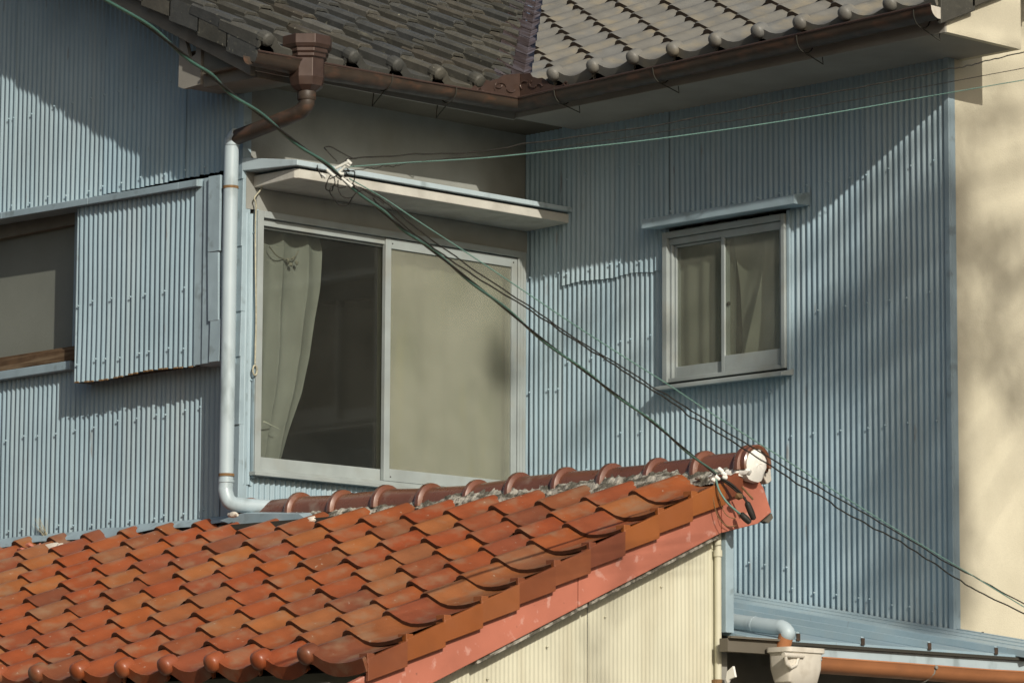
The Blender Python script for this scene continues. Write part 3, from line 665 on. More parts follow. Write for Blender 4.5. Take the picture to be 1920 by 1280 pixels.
dp = MB(); dp.tube([V(.005,-1.800,3.452),V(.005,-1.800,3.44)], .0355, 18); dp.tube([V(.012,-1.8,4.955),V(.010,-1.8,4.930)], .0350, 18); dp.build('pipe_collar', M['pipeblue'], dpo, 50)
for (z, mt_) in ((4.742,'rust'),(3.473,'rust')):
    mb = MB(); mb.lathe([(.0335,-.006),(.0350,-.006),(.0350,.006),(.0335,.006)], (.006,-1.800,z), 18); mb.box((-.045,-1.803,z-.006),(-.028,-1.797,z+.006)); mb.tube([(-.035,-1.80,z),(-.045,YL,z+.002)], .003, 6)
    mb.build('pipe_clamp', M[mt_], dpo, 50)
mb = MB(); mb.tube(spline([on(1,-1.80,*q) for q in [(416,925),(424,914),(428,908)]],3), .003, 5); mb.tube([on(1,-1.79,430,905), on(1,-1.75,425,916)], .003, 5); mb.build('pipe_wire', M['wireblack'], dpo)

# ================================================================== RED ROOFED HOUSE
red = thing('red_roofed_house', (1,-2.6,0), 'low cream sided house with an orange red glazed tile roof and pink barge board', 'house')
ps = .421; cr_ = math.sqrt(1+ps*ps); YR = -3.60; XV = 2.985; ZR = 2.452
deckS = lambda y: ZR+ps*(y-YR)
YTOP = -1.70
mb = MB(); mb.add([(-3.5,YR+.01,deckS(YR)-.01),(XV-.01,YR+.01,deckS(YR)-.01),(XV-.01,YTOP,deckS(YTOP)-.01),(-3.5,YTOP,deckS(YTOP)-.01)], [[0,1,2,3]])
roofS = mb.build('roof', M['dark'], red, label='orange red tile roof')
W2, E2 = .262, .1795
# small steps: exposure is short because rows lap deeply
vS = [[tile_mesh('roof_tile', M['red'], W2, (E2+.065)*cr_, t=.018, lift=.027, seed=i, edge=M['darkred']) for i in range(5)],
      [tile_mesh('eave_tile', M['red'], W2, (E2+.065)*cr_, t=.016, lift=.026, eave=True, disc=.036, seed=i) for i in range(2)]]
cells = []
XR0 = 2.695-.10*W2      # left edge of the tile whose roll carries the last eave disc
nrow = 11
for r in range(0, nrow):
    y = YR+r*E2
    for cidx in range(-24, 2):
        x = XR0+cidx*W2
        if cidx > 0: continue
        ctr = V(x+W2*.5, y+E2*.5, deckS(y))
        if not in_view(ctr, 110): continue
        if r == nrow-1 and x > -.1: continue
        k_ = (1 if r == 0 else 0)+(2 if x > 2.6 else 0)
        cells.append((k_, frame_mat(V(x,y,deckS(y)), (1,0,0), (0,1,ps)), ctr))
class ClipS:
    planes = [(Vector((0,-1.748,0)), Vector((0,1,0)))]
    def __call__(s, c): return 2 if c[1] > -1.80 else 1
W3 = .306
PROFW = PROF[:8]+[(.60,0),(.74,.001),(.88,.005),(1.03,.012)]
vS += [[tile_mesh('wide_tile', M['red'], W3, (E2+.065)*cr_, t=.018, lift=.027, seed=i+30, edge=M['darkred'], prof=PROFW) for i in range(3)], [tile_mesh('wide_tile', M['red'], W3, (E2+.065)*cr_, t=.018, lift=.027, eave=True, disc=.036, seed=33, edge=M['darkred'], prof=PROFW)]]
lay(roofS, cells, vS, .004, .012, ClipS(), names=('roof_tile','eave_tile','wide_tile','wide_tile'))
# verge plates hanging at the right edge
for r in range(0, 11):
    y = YR+r*E2; z = deckS(y); xr = 2.992; mb = MB(); l = E2+.004; dz = ps*l-.018
    if r == 10: l = .10; dz = ps*l-.01
    mb.hexa([(xr-.014,y,z-.048),(xr,y,z-.048),(xr,y+l,z-.048+dz),(xr-.014,y+l,z-.048+dz),
             (xr-.014,y,z+.032),(xr,y,z+.030),(xr,y+l,z+.042+dz),(xr-.014,y+l,z+.044+dz)])
    mb.box((xr-.045,y-.004,z+.012),(xr-.001,y+.030,z+.050))
    mb.build('verge_tile', M['plate'], roofS, bevel=.002)
# ridge tiles with collars
RY, RZ = -1.655, 3.300
xs = [on(1,RY,*q) for q in [(470,935),(565,922),(645,918),(727,908),(810,905),(898,899),(977,885),(1065,875),(1150,868),(1237,858),(1325,845),(1408,834)]]
XR = [p.x for p in xs]; ZT = [p.z for p in xs]; ZT[0] = 3.385
for i in range(len(XR)):
    xa = XR[i]-.022; xb = (XR[i+1]+.02) if i < len(XR)-1 else XR[i]+.03
    za = ZT[i]-.090; zb = (ZT[i+1] if i < len(XR)-1 else ZT[i])-.090
    def arc(r, x, zc, n=14, lo=-.12):
        return [V(x, RY+r*math.cos(lo+(PI-2*lo)*k/n), zc+r*1.03*math.sin(lo+(PI-2*lo)*k/n)) for k in range(n+1)]
    mb = MB(); secs = []
    # collar then barrel
    for (x, r) in [(xa,.074),(xa+.004,.084),(xa+.014,.089),(xa+.030,.087),(xa+.036,.076),(xa+.038,.070),(xb,.066)]:
        t = (x-xa)/(xb-xa); secs.append(arc(r, x, za+(zb-za)*t))
    inner = [arc(.060, xa, za), arc(.058, xb, zb)]
    n = 15; vs = [v for s_ in secs for v in s_]; fs = [[j*n+k, j*n+k+1, (j+1)*n+k+1, (j+1)*n+k] for j in range(len(secs)-1) for k in range(n-1)]
    o_ = len(vs); vs += inner[0]; fs += [[o_+k, o_+k+1, k+1, k] for k in range(n-1)]
    mb.add(vs, [f[::-1] for f in fs])
    if i == len(XR)-1:
        pass
    mb.build('ridge_tile', M['ridge'], roofS, 50)
# end ring tile turned towards the gable + white plaster plug
xe = XR[-1]+.03
mb = MB(); secs = []
for (x, r) in [(xe-.06,.068),(xe-.05,.071),(xe-.02,.076),(xe+.006,.077),(xe+.010,.072),(xe+.006,.063),(xe-.02,.061)]:
    secs.append([V(x, RY+r*math.cos(-.10+(PI+.35)*k/18), 3.302+r*1.03*math.sin(-.10+(PI+.35)*k/18)) for k in range(19)])
n = 19; mb.add([v for s_ in secs for v in s_], [[j*n+k+1, j*n+k, (j+1)*n+k, (j+1)*n+k+1] for j in range(len(secs)-1) for k in range(n-1)])
mb.build('ridge_end_tile', M['ridge'], roofS, 50)
pg = MB(); rim = []
for ring, (rr, xx) in enumerate([(0.001,.014),(.024,.013),(.044,.009),(.058,.0),(.059,-.03)]):
    for k in range(20):
        t = 2*PI*k/20; w = 1+.20*mnoise.noise(V(math.cos(t)*2,math.sin(t)*2,3.1)); low = .015 if (math.sin(t) < -.2 and ring > 2) else 0
        pg.v.append((xe-.004+xx+.007*mnoise.noise(V(k*.7,ring*1.3,2.2)), RY+.002+rr*w*math.cos(t)-low*.5, 3.308+rr*w*1.0*math.sin(t)-low*.8))
for ring in range(4):
    for k in range(20): pg.f.append([ring*20+k, (ring+1)*20+k, (ring+1)*20+(k+1)%20, ring*20+(k+1)%20])
[pg.lump((xe-.02-.03*q, RY-.052-.008*q, 3.275-.004*q), .030-.004*q, .5, 1.2,.8,.9, 2, seed=q+70) for q in range(3)]
pg.build('plaster_plug', M['lime'], roofS, 60, label='white lime plaster plug closing the ridge end')
# mortar bed under the ridge
mo = MB(); nx, ny = 420, 9
for j_ in range(ny+1):
    for i_ in range(nx+1):
        x = .36+(2.93-.36)*i_/nx; t = j_/ny; y = -1.775+.065*t; z = 3.234+.062*t**.8+.016*min(1,max(0,(x-1.2)/1.2))*t
        h = .009*mnoise.noise(V(x*9,t*1.2,1))+.007*mnoise.noise(V(x*33,t*5,4))+.004*mnoise.noise(V(x*90,t*11,7))+.012*mnoise.noise(V(x*2.3,0,2))
        mo.v.append((x, y-h*.6, z+h))
for j_ in range(ny):
    for i_ in range(nx): q = j_*(nx+1)+i_; mo.f.append([q,q+1,q+nx+2,q+nx+1])
rnd = random.Random(4)
for k in range(60):
    x = rnd.uniform(.42, 2.93); mo.lump((x,-1.765+rnd.uniform(-.012,.02),3.250+rnd.uniform(-.004,.008)), rnd.uniform(.004,.010), .5, 1.6, .8, .8, 1, seed=k)
mo.build('mortar_bed', M['mortar'], roofS, kind='stuff')
# barge board
def zbt(y): return 2.391+.424*(y+3.35)
XBG = 2.965
def bargepiece(ya, yb, x1, hb, ht, mt_, nm):
    mb = MB(); mb.hexa([(x1-.028,ya,zbt(ya)-.012+hb),(x1,ya,zbt(ya)-.012+hb),(x1,yb,zbt(yb)-.012+hb),(x1-.028,yb,zbt(yb)-.012+hb),(x1-.028,ya,zbt(ya)+ht),(x1,ya,zbt(ya)+ht),(x1,yb,zbt(yb)+ht),(x1-.028,yb,zbt(yb)+ht)])
    return mb.build(nm, M[mt_], red, bevel=.003)
bargepiece(-4.0,-2.56,XBG,0,.135,'pink','barge_board'); bargepiece(-2.557,-1.80,XBG+.001,0,.138,'pink','barge_board')
mb = MB(); pe = [(-1.797,zbt(-1.797)-.012),(-1.60,3.085),(-1.522,3.135),(-1.565,3.225),(-1.615,3.275),(-1.735,3.238),(-1.797,zbt(-1.797)+.118)]
mb.prism([(XBG-.026,y,z) for y,z in pe], (.03,0,0)); mb.build('barge_end_board', M['pink'], red, bevel=.003)
mb = MB(); mb.prism([(XBG+.001,-1.560,3.098),(XBG+.001,-1.517,3.130),(XBG+.001,-1.510,3.114),(XBG+.001,-1.535,3.092)], (-.03,0,0)); mb.build('barge_end_tip', M['soffitd'], red)
mb = MB(); mb.prism([(XBG+.012,-1.575,3.32),(XBG+.012,-1.535,3.315),(XBG+.012,-1.528,3.255),(XBG+.012,-1.553,3.240),(XBG+.012,-1.58,3.275)], (-.04,0,0)); mb.build('mortar_chunk', M['stone'], red, bevel=.004)
# whitish strip under the barge board
mb = MB(); 
for (ya, yb) in [(-3.05,-2.50),(-2.49,-1.80)]:
    mb.hexa([(XBG-.055,ya,zbt(ya)-.030),(XBG-.012,ya,zbt(ya)-.030),(XBG-.012,yb,zbt(yb)-.030),(XBG-.055,yb,zbt(yb)-.030),(XBG-.055,ya,zbt(ya)-.013),(XBG-.012,ya,zbt(ya)-.013),(XBG-.012,yb,zbt(yb)-.013),(XBG-.055,yb,zbt(yb)-.013)])
mb.build('under_batten', M['mortar'], red)
# gable wall of fine ribbed cream sheet
XG, YG = 2.885, -1.745
def ztg(y): return zbt(y)+.02
for i, (a, b) in enumerate([(-4.6,-3.62),(-3.62,-3.03),(-3.03,-2.435),(-2.435,YG)]):
    w_ = corrugated(1, XG+(i%2)*.003, 1, a, b, 0.2, ztg, .0212, amp=.0013, seed=120+i, rows=8, wob=.0008)
    sh = w_.build('cream_sheet', M['cream'], red, 60)
    nails(sh, 1, XG, 1, [(a+.08,b,lambda u: ztg(u)-.14,13)], .0212, M['cream'], r=.0045)
mb = MB(); mb.box((XG-.02,YG-.001,0),(XG+.006,YG+.006,3.08)); mb.build('wall_edge', M['cream'], red)
cp = MB(); cp.tube([(XG+.022,YG-.012,3.06),(XG+.022,YG-.012,2.45)], .0135, 12); cp.tube([(XG+.022,YG-.012,2.45),(XG+.022,YG-.012,1.2)], .0105, 12)
cpo = cp.build('conduit_pipe', M['creampipe'], red, 50)
mb = MB(); mb.lathe([(.0135,-.012),(.0175,-.012),(.0175,.012),(.0135,.012)], (XG+.022,YG-.012,2.965), 12); mb.build('pipe_coupling', M['creampipe'], cpo, 50)
mb = MB(); mb.lathe([(.0135,-.012),(.0165,-.012),(.0165,.012),(.0135,.012)], (XG+.022,YG-.012,2.475), 12); mb.box((XG,YG-.03,2.462),(XG+.025,YG+.008,2.486)); mb.build('rusty_clamp', M['rust'], cpo)
mb = MB(); mb.box((XG-.03,YG+.008,2.665),(XG+.045,YG+.052,3.12)); mb.build('corner_post', M['bluetrim'], red, bevel=.002)
mb = MB(); mb.box((XG-.03,YG+.008,0),(XG+.02,YG+.040,2.64)); mb.build('lower_corner_post', M['concrete'], red)
mb = MB(); mb.prism([on(1,YG-.02,*q) for q in [(1363,1258),(1374,1248),(1378,1268),(1368,1272),(1364,1280),(1361,1272)]], (0,.01,0)); mb.build('torn_wrap', M['lime'], red)
# street side wall below the eave, gutter
mb = MB(); mb.box((-3.5,-3.42,0),(XG-.004,-3.38,2.46)); mb.box((-3.5,-3.38,0),(-3.46,YG,2.5)); mb.build('street_wall', M['cream'], red)
gm = MB(); gm.sweep(gutter_profile(.048), [(-3.5,-3.675,2.395),(2.93,-3.675,2.388)])
gm.add([(2.932,-3.675+.05*math.cos(PI+PI*k/9),2.39+.05*math.sin(PI+PI*k/9)) for k in range(10)], [list(range(10))])
gm.build('gutter', M['concrete'], red, 50)
# flashing along the blue wall and odd bits
fl = MB(); rnd = random.Random(3); pr_ = None
for k in range(26):
    x = -3.4+k*.1365; y1 = YL-.012; z1 = 3.285+rnd.uniform(-.004,.004); y0 = YL-.046-.008*math.sin(k*1.3); z0 = 3.272+.010*mnoise.noise(V(x*2.4,0,0))+rnd.uniform(-.005,.005)+(.010 if k > 20 else 0)
    cur = [V(x,y1,z1+.02), V(x,y0,z0), V(x,y0-.004,z0-.010)]
    if pr_: fl.add(pr_+cur, [[0,1,4,3],[1,2,5,4]])
    pr_ = cur
fl.build('wall_flashing', M['bluetrim'], red, 60)
fl = MB(); q = [on(1,-1.80,*p) for p in [(412,975),(452,962),(560,963),(572,971),(540,978),(440,984)]]
fl.prism(q, (0,.06,.01)); fl.build('bent_flashing', M['bluetrim'], red)
tim = MB(); a_ = on(1,-1.83,415,990); b_ = on(1,-1.83,640,972); tim.bar(a_, b_, .03, .022); tim.build('dark_batten', M['dark'], red)

# ================================================================== LEAN-TO
lt = thing('blue_lean_to', (2.2,-.9,0), 'low blue metal lean-to roof with ribbed seams and an orange gutter', 'lean-to')
zA = lambda x: 2.680+.173*(3.0-x)
XL = 3.0
mb = MB(); mb.hexa([(.6,-1.70,zA(.6)-.03-.03),(XL,-1.70,zA(XL)-.03-.012),(XL,-.0,zA(XL)-.03-.012),(.6,0,zA(.6)-.06),(.6,-1.70,zA(.6)-.03),(XL,-1.70,zA(XL)-.03),(XL,0,zA(XL)-.03),(.6,0,zA(.6)-.03)])
lro = mb.build('metal_roof', M['blue'], lt)
for px_ in (1495,1616,1741,1866):
    y = on(0,XL,px_,1222).y; mb = MB(); x1 = XL+.004
    mb.hexa([(.8,y-.011,zA(.8)-.03),(x1,y-.011,zA(x1)-.03),(x1,y+.011,zA(x1)-.03),(.8,y+.011,zA(.8)-.03),(.8,y-.007,zA(.8)+.0),(x1,y-.007,zA(x1)+.0),(x1,y+.007,zA(x1)+.0),(.8,y+.007,zA(.8)+.0)])
    mb.build('standing_seam', M['blue'], lro, bevel=.002)
    mb = MB(); mb.box((x1,y-.010,zA(x1)-.034),(x1+.003,y+.010,zA(x1)-.006)); mb.build('seam_end', M['gutter'], lro)
mb = MB()
for (y0_, y1_, dz0, dz1) in [(-.012,-.030,.028,.020),(-.030,-.055,.016,.008),(-.055,-.10,.004,-.006)]:
    mb.hexa([(.6,y1_,zA(.6)+dz1-.03),(3.06,y1_,zA(3.06)+dz1-.03),(3.06,y0_,zA(3.06)+dz0-.03),(.6,y0_,zA(.6)+dz0-.03),(.6,y1_,zA(.6)+dz1),(3.06,y1_,zA(3.06)+dz1),(3.06,y0_,zA(3.06)+dz0),(.6,y0_,zA(.6)+dz0)])
mb.build('apron_flashing', M['blue'], lt, bevel=.002)
mb = MB(); mb.hexa([(2.61,-.004,zA(2.6)-.08),(3.3,-.004,zA(3.3)-.08),(3.3,.05,zA(3.3)-.08),(2.61,.05,zA(2.6)-.08),(2.61,-.004,zA(2.6)+.030),(3.3,-.004,zA(3.3)+.030),(3.3,.05,zA(3.3)+.030),(2.61,.05,zA(2.61)+.030)])
mb.build('edge_cap', M['blue'], lt, bevel=.003)
zz_ = zA(XL)-.042
mb = MB(); mb.box((XL-.004,-1.46,zz_-.011),(XL+.014,.02,zz_+.001)); mb.build('eave_drip', M['dark'], lt)
mb = MB(); mb.box((XL-.03,-1.46,zz_-.060),(XL-.004,.02,zz_-.005)); mb.build('fascia_board', M['pipeblue'], lt)
mb = MB(); mb.box((XL-.045,-1.80,zz_-.050),(XL-.002,-1.462,zz_+.0)); mb.box((XL-.002,-1.80,zz_-.000),(XL+.016,-1.462,zz_+.008)); mb.build('eave_end_board', M['soffitd'], lt)
mb = MB(); mb.box((2.7,-1.68,0),(2.74,.0,zz_-.02)); mb.box((2.74,-.02,0),(3.4,.0,2.50)); mb.build('side_wall', M['barge'], lt)
gm = MB(); gm.sweep(gutter_profile(.052), [(XL+.065,-1.40,2.572),(XL+.065,-.9,2.570),(XL+.065,-.4,2.566),(XL+.065,.35,2.572)])
lg = gm.build('gutter', M['orange'], lt, 50)
gm = MB(); y = on(0,XL+.12,1755,1255).y; gm.tube([V(XL+.118,y,2.578),V(XL+.112,y,2.545),V(XL+.075,y-.01,2.515),V(XL+.02,y-.02,2.50)], .004, 6); gm.lathe([(.008,0),(.008,.006),(.002,.008)], V(XL+.119,y,2.568), 8, (1,0,0)); gm.build('gutter_hook', M['concrete'], lg, 60)
hc = V(XL+.070,-1.500,0)
hp = MB()
def rring(cx, cy, hx, hy, z, n=4):
    out = []
    for (sx, sy, a0_) in [(1,1,0),(-1,1,PI/2),(-1,-1,PI),(1,-1,1.5*PI)]:
        for k in range(n):
            t = a0_+PI/2*k/(n-1); r = min(hx,hy)*.35
            out.append(V(cx+sx*(hx-r)+r*math.cos(t), cy+sy*(hy-r)+r*math.sin(t), z))
    return out
rings = [rring(hc.x,hc.y,.058,.098,2.610), rring(hc.x,hc.y,.066,.106,2.610), rring(hc.x,hc.y,.066,.106,2.592), rring(hc.x,hc.y,.058,.096,2.588), rring(hc.x,hc.y,.056,.093,2.530), rring(hc.x,hc.y,.048,.080,2.480), rring(hc.x,hc.y,.030,.045,2.457), rring(hc.x,hc.y,.028,.036,2.454)]
n = 16; hp.add([v for r_ in rings for v in r_], [[j*n+k, j*n+(k+1)%n, (j+1)*n+(k+1)%n, (j+1)*n+k][::-1] for j in range(len(rings)-1) for k in range(n)])
hp.add(rring(hc.x,hc.y,.056,.092,2.570), [list(range(16))])
hop2 = hp.build('rain_hopper', M['white'], lg, 40)
hp = MB(); hp.lathe([(.036,2.49),(.036,1.0)], V(hc.x,hc.y,0), 16); hp.build('hopper_pipe', M['white'], lg, 50)
hp = MB(); yy_ = hc.y-.085
hp.tube([V(hc.x+.060,yy_-.05,2.577),V(hc.x+.060,yy_+.06,2.577)], .010, 10)
hp.tube([V(hc.x+.062,yy_-.04,2.57),V(hc.x+.062,yy_-.035,2.545),V(hc.x+.060,yy_-.008,2.530),V(hc.x+.060,yy_+.022,2.542),V(hc.x+.058,yy_+.035,2.57)], .007, 8)
hp.add([V(hc.x+.05,yy_+.0+.040*math.cos(PI+PI*k/9),2.575+.048*math.sin(PI+PI*k/9)) for k in range(10)], [list(range(10))])
hp.build('hopper_inlet', M['white'], hop2, 50)
# overflow pipe lying on the lean-to roof
p0 = on(1,-1.50,1330,1158); p1 = on(1,-1.50,1445,1174); p2 = on(1,-1.50,1466,1178); p3 = on(1,-1.50,1475,1186); p4 = on(1,-1.50,1468,1214)
op = MB(); op.tube(spline([p0,p1,p2+V(0,0,.004),p3+V(.004,0,0),p3+(p4-p3)*.10],6), .0300, 18)
opo = op.build('overflow_pipe', M['pipeblue'], lt, 50)
op = MB(); op.tube([p3-(p4-p3)*.05,p4], .0290, 18, cap=False); op.build('pipe_spout', M['orange'], opo, 50)
for t in (.35,.72):
    q0 = p0+(p1-p0)*(t); op = MB(); op.tube([q0,q0+(p1-p0).normalized()*.010], .0312, 18); op.build('pipe_collar', M['pipeblue'], opo, 50)

# ================================================================== CABLES
def wire(name, pts2, mat_, r, label, cat='wire', sub=8, group=None, n=6, wob=0):
    """pts2 = [(x, y, distance from the camera)]"""
    pts = [CAM+ray(x,y)*d for x, y, d in pts2]; pts = spline(pts, sub)
    if wob:
        pts = [p+V(mnoise.noise(V(i*.35,0,1)),mnoise.noise(V(i*.35,5,1)),mnoise.noise(V(i*.35,9,1)))*wob for i, p in enumerate(pts)]
    o = MB().tube(pts, r, n).build(name, mat_, None, 80); tag(o, label, cat, group); return o, pts
def invd(a, b, t): return 1/(1/a+(1/b-1/a)*t)
cpts = [(-60,-150),(200,-2),(330,90),(400,147),(462,196),(560,270),(640,332),(720,400),(780,447),(880,524),(980,606),(1089,691),(1183,760),(1280,838),(1345,892)]
da, db = 9.3, 14.82
lst = [(x, y, invd(da, db, (x-200)/(1345-200))) for x, y in cpts]
tc_ = thing('overhead_cable', CAM+ray(640,332)*lst[6][2], 'thick green and black twisted cable crossing from top left to the red ridge end', 'cable')
core = spline([CAM+ray(*p[:2])*p[2] for p in lst], 14)
MB().tube(core, .0036, 7).build('carrier_wire', M['wireblack'], tc_, 80)
gp = []
for i, p in enumerate(core):
    t = (core[min(i+1,len(core)-1)]-core[max(i-1,0)]).normalized(); a = t.cross(V(0,0,1)).normalized(); b = a.cross(t); ph = i*.33
    gp.append(p+(a*math.cos(ph)+b*math.sin(ph))*.0045)
MB().tube(gp, .0043, 8).build('green_sheath', M['cablegreen'], tc_, 80)
dj = invd(da, db, (645-200)/1145)
GW = 'wires fanning out from the cable joint'
def wd(x): return dj+(x-645)/1300*1.6
def wp(l): return [(x, y, wd(x)) for x, y in l]
wire('drop_wire', wp([(655,335),(720,372),(780,412),(880,477),(980,544),(1080,611),(1180,675),(1250,719),(1330,772),(1406,820),(1500,879),(1600,942),(1690,998),(1826,1080),(1920,1137),(1980,1172)]), M['wiregreen'], .0018, 'thin pale green wire, topmost of the three descending from the cable joint', group=GW)
wire('drop_wire', wp([(662,345),(705,368),(745,397),(780,427),(880,500),(980,566),(1063,624),(1160,684),(1250,741),(1320,784),(1380,820),(1500,892),(1600,950),(1683,998),(1790,1062),(1860,1098),(1960,1155)]), M['wireblack'], .0021, 'straighter black wire just under the pale green descending wire', wob=.004, group=GW)
wire('drop_wire', wp([(700,372),(780,440),(880,512),(980,572),(1050,620),(1120,664),(1180,703),(1250,748),(1310,790),(1361,820),(1436,867),(1500,909),(1540,930),(1587,962),(1656,998),(1720,1035),(1787,1080),(1835,1108),(1920,1150),(1980,1182)]), M['wireblack'], .0023, 'lowest, kinked black wire of the three descending from the cable joint', wob=.006, group=GW)
wire('branch_wire', wp([(648,303),(662,297),(780,290),(900,284),(1020,265),(1260,230),(1500,184),(1650,157),(1775,131),(1810,125),(1840,117),(1880,107),(1960,90)]), M['wireblack'], .0021, 'black wire running from the cable joint up to the top right corner', wob=.005, group=GW)
wire('branch_wire', wp([(655,313),(720,308),(780,304),(920,295),(1080,278),(1260,257),(1500,222),(1775,175),(1980,140)]), M['wiregreen'], .0016, 'thin pale green wire running right from the cable joint under the eave', group=GW)
wire('branch_wire', wp([(645,322),(662,320),(690,316),(705,315),(722,311),(740,312),(765,306),(850,297),(960,290),(1080,272),(1300,238),(1500,206),(1786,153),(1980,117)]), M['wireblack'], .0013, 'thinnest dark wire leaving the joint between the black and green ones', wob=.004, group=GW)
# joint
jt = thing('cable_joint', CAM+ray(645,325)*dj, 'tangle of pale connectors and black loops on the cable before the window canopy', 'cable joint')
def jp(x, y, dd=0): return CAM+ray(x,y)*(dj-.02+dd)
for (a, b, r) in [((628,316),(655,303),.0050),((634,324),(648,312),.0040),((612,318),(628,332),.0060),((630,325),(645,327),.0055),((640,333),(660,350),.0050),((603,326),(611,333),.0050),((651,300),(658,308),.0055),((646,306),(656,312),.004)]:
    MB().tube([jp(*a),jp(*b)], [r*.8,r], 8).build('connector', M['connector'], jt, 60)
loops = [[(640,338),(622,328),(612,345),(612,355),(622,358),(626,348),(638,352),(648,350)],[(626,330),(628,345),(620,352),(619,362),(626,372),(634,382),(642,386),(652,384),(660,372),(668,362),(680,357),(690,362),(720,382)],
         [(634,338),(634,352),(640,366),(650,371),(662,370)],[(655,352),(664,338),(665,322)],[(595,310),(596,318),(604,334)],[(608,303),(613,312)],[(593,315),(600,322),(612,320)],[(640,318),(655,322),(651,316)],[(664,322),(648,320),(630,330),(618,336)],
         [(632,303),(612,282),(608,277),(614,275),(622,276),(640,286),(662,297),(672,296)],[(642,333),(652,330),(648,322)],[(650,336),(655,342)]]
for l in loops:
    MB().tube(spline([jp(x,y,.01*math.sin(i*2)) for i,(x,y) in enumerate(l)],5), .0017, 5).build('wire_loop', M['wireblack'], jt, 80)
# anchor on the ridge end
an = thing('cable_anchor', CAM+ray(1350,900)*14.86, 'cluster of white insulators and black connectors where the green cable meets the ridge end', 'cable anchor')
def ap(x, y, dd=0): return CAM+ray(x,y)*(14.80+dd)
for i, (a, b) in enumerate([((1346,877),(1356,885)),((1336,886),(1343,892)),((1340,892),(1350,899)),((1333,896),(1342,902)),((1352,884),(1362,892)),((1330,891),(1334,896)),((1354,893),(1364,896))]):
    pa, pb_ = ap(*a), ap(*b); mb = MB(); mb.tube([pa, pa+(pb_-pa)*.15, pa+(pb_-pa)*.85, pb_], [.004,.0085,.0085,.004], 9); mb.build('insulator', M['lime'], an, 60)
mb = MB(); mb.tube(spline([ap(1345,893),ap(1368,905),ap(1385,920),ap(1393,930),ap(1400,940)],4), .0055, 6); mb.tube(spline([ap(1340,890),ap(1366,908),ap(1378,918),ap(1398,934)],4), .004, 6); mb.build('support_wire', M['wireblack'], an, 60)
for (a, b, r) in [((1400,940),(1414,974),.013),((1388,962),(1407,980),.013)]:
    pa, pb_ = ap(*a, -.02), ap(*b, -.02); mb = MB(); mb.tube([pa, pa+(pb_-pa)*.1, pa+(pb_-pa)*.6, pa+(pb_-pa)*.95, pb_], [.006,r*.9,r,r*.8,.004], 10); mb.build('black_connector', M['wireblack'], an, 50)
mb = MB(); mb.tube(spline([ap(1342,896),ap(1348,918,-.03),ap(1362,940,-.04),ap(1378,955,-.04),ap(1389,964,-.02)],4), .0042, 7); mb.build('green_lead', M['wiregreen'], an, 60)
mb = MB(); mb.tube(spline([ap(1340,900),ap(1337,930,-.02),ap(1345,965,-.03),ap(1362,985,-.03),ap(1380,985,-.02)],4), .0020, 5); mb.tube(spline([ap(1343,900),ap(1350,940,-.01),ap(1362,965,-.03),ap(1380,972,-.02)],4), .0018, 5); mb.build('thin_lead', M['rust'], an, 60)
mb = MB(); mb.tube([ap(1391,912),ap(1412,936)], .004, 6); mb.lump(ap(1385,930), .018, .5, 1,1,.8,1,3); mb.build('rusty_hook', M['rust'], an)

# ================================================================== CURTAINS
def curtain(name, axis, plane, u0, u1f, z0, z1, mt_, label, folds=6, amp=.012, nu=90, nz_=50, skew=0, seed=1, sharp=0):
    mb = MB()
    for j in range(nz_+1):
        t = j/nz_; z = z0+(z1-z0)*t; a = u0(t) if callable(u0) else u0; b = u1f(t)
        for i in range(nu+1):
            s = i/nu; u = a+(b-a)*s
            ph = 2*PI*(folds*s+skew*t)+1.5*mnoise.noise(V(s*2,t*1.5,seed))
            d = amp*(math.sin(ph) if not sharp else 2*(1-abs(math.sin(ph/2)))**1.3-1)+amp*1.2*mnoise.noise(V(s*6+skew*t*3,t*2.0,seed+5))
            mb.v.append((plane+d, u, z) if axis == 1 else (u, plane-d, z))
    for j in range(nz_):
        for i in range(nu):
            q = j*(nu+1)+i; mb.f.append([q,q+1,q+nu+2,q+nu+1])
    o = mb.build(name, mt_, None, 80); tag(o, label, 'curtain'); return o
ed = []
for (x, y) in [(516,868),(545,810),(572,735),(586,670),(594,600),(603,540),(607,470),(600,425)]:
    q = on(0,-.075,x,y); ed.append((max(0,min(1,(q.z-3.45)/(4.62-3.45))), q.y))
ed[0] = (0, ed[0][1]); ed[-1] = (1, ed[-1][1])
def edge_f(t):
    for (a, va), (b, vb) in zip(ed, ed[1:]):
        if t <= b: k = (t-a)/(b-a); return va+(vb-va)*k
    return ed[-1][1]
curtain('curtain', 1, -.075, -1.70, edge_f, 3.45, 4.62, M['curtain'], 'grey white curtain hanging crooked behind the left pane of the big window', 3.4, .018, skew=.35, seed=3, sharp=1)
curtain('curtain', 1, -.070, -.865, lambda t: -.03, 3.45, 4.65, M['curtainb'], 'beige curtain drawn flat across the right pane of the big window', 5, .008, seed=8)
curtain('curtain', 0, .030, .90, lambda t: 1.33, 3.9, 4.66, M['curtaind'], 'dusky curtain hanging straight behind the left pane of the small window', 4, .006, seed=12)
curtain('curtain', 0, .046, 1.33, lambda t: 1.72, 3.9, 4.66, M['curtaind'], 'dusky curtain with slanting folds behind the right pane of the small window', 2.3, .022, sharp=1, skew=-1.25, seed=15)
kn = MB()
for k, (x, y) in enumerate([(540,488),(549,484),(545,496),(556,492)]): kn.lump(on(0,-.055,x,y), .009, .5, .8, 1, 1.1, 2, seed=k)
kn.tube(spline([on(0,-.052,*p) for p in [(505,462),(520,480),(538,486),(552,482),(560,470)]],4), .003, 6)
tag(kn.build('curtain_tie', M['barge'], None, 60), 'dark knotted tie gathering the crooked curtain near its top', 'curtain tie')
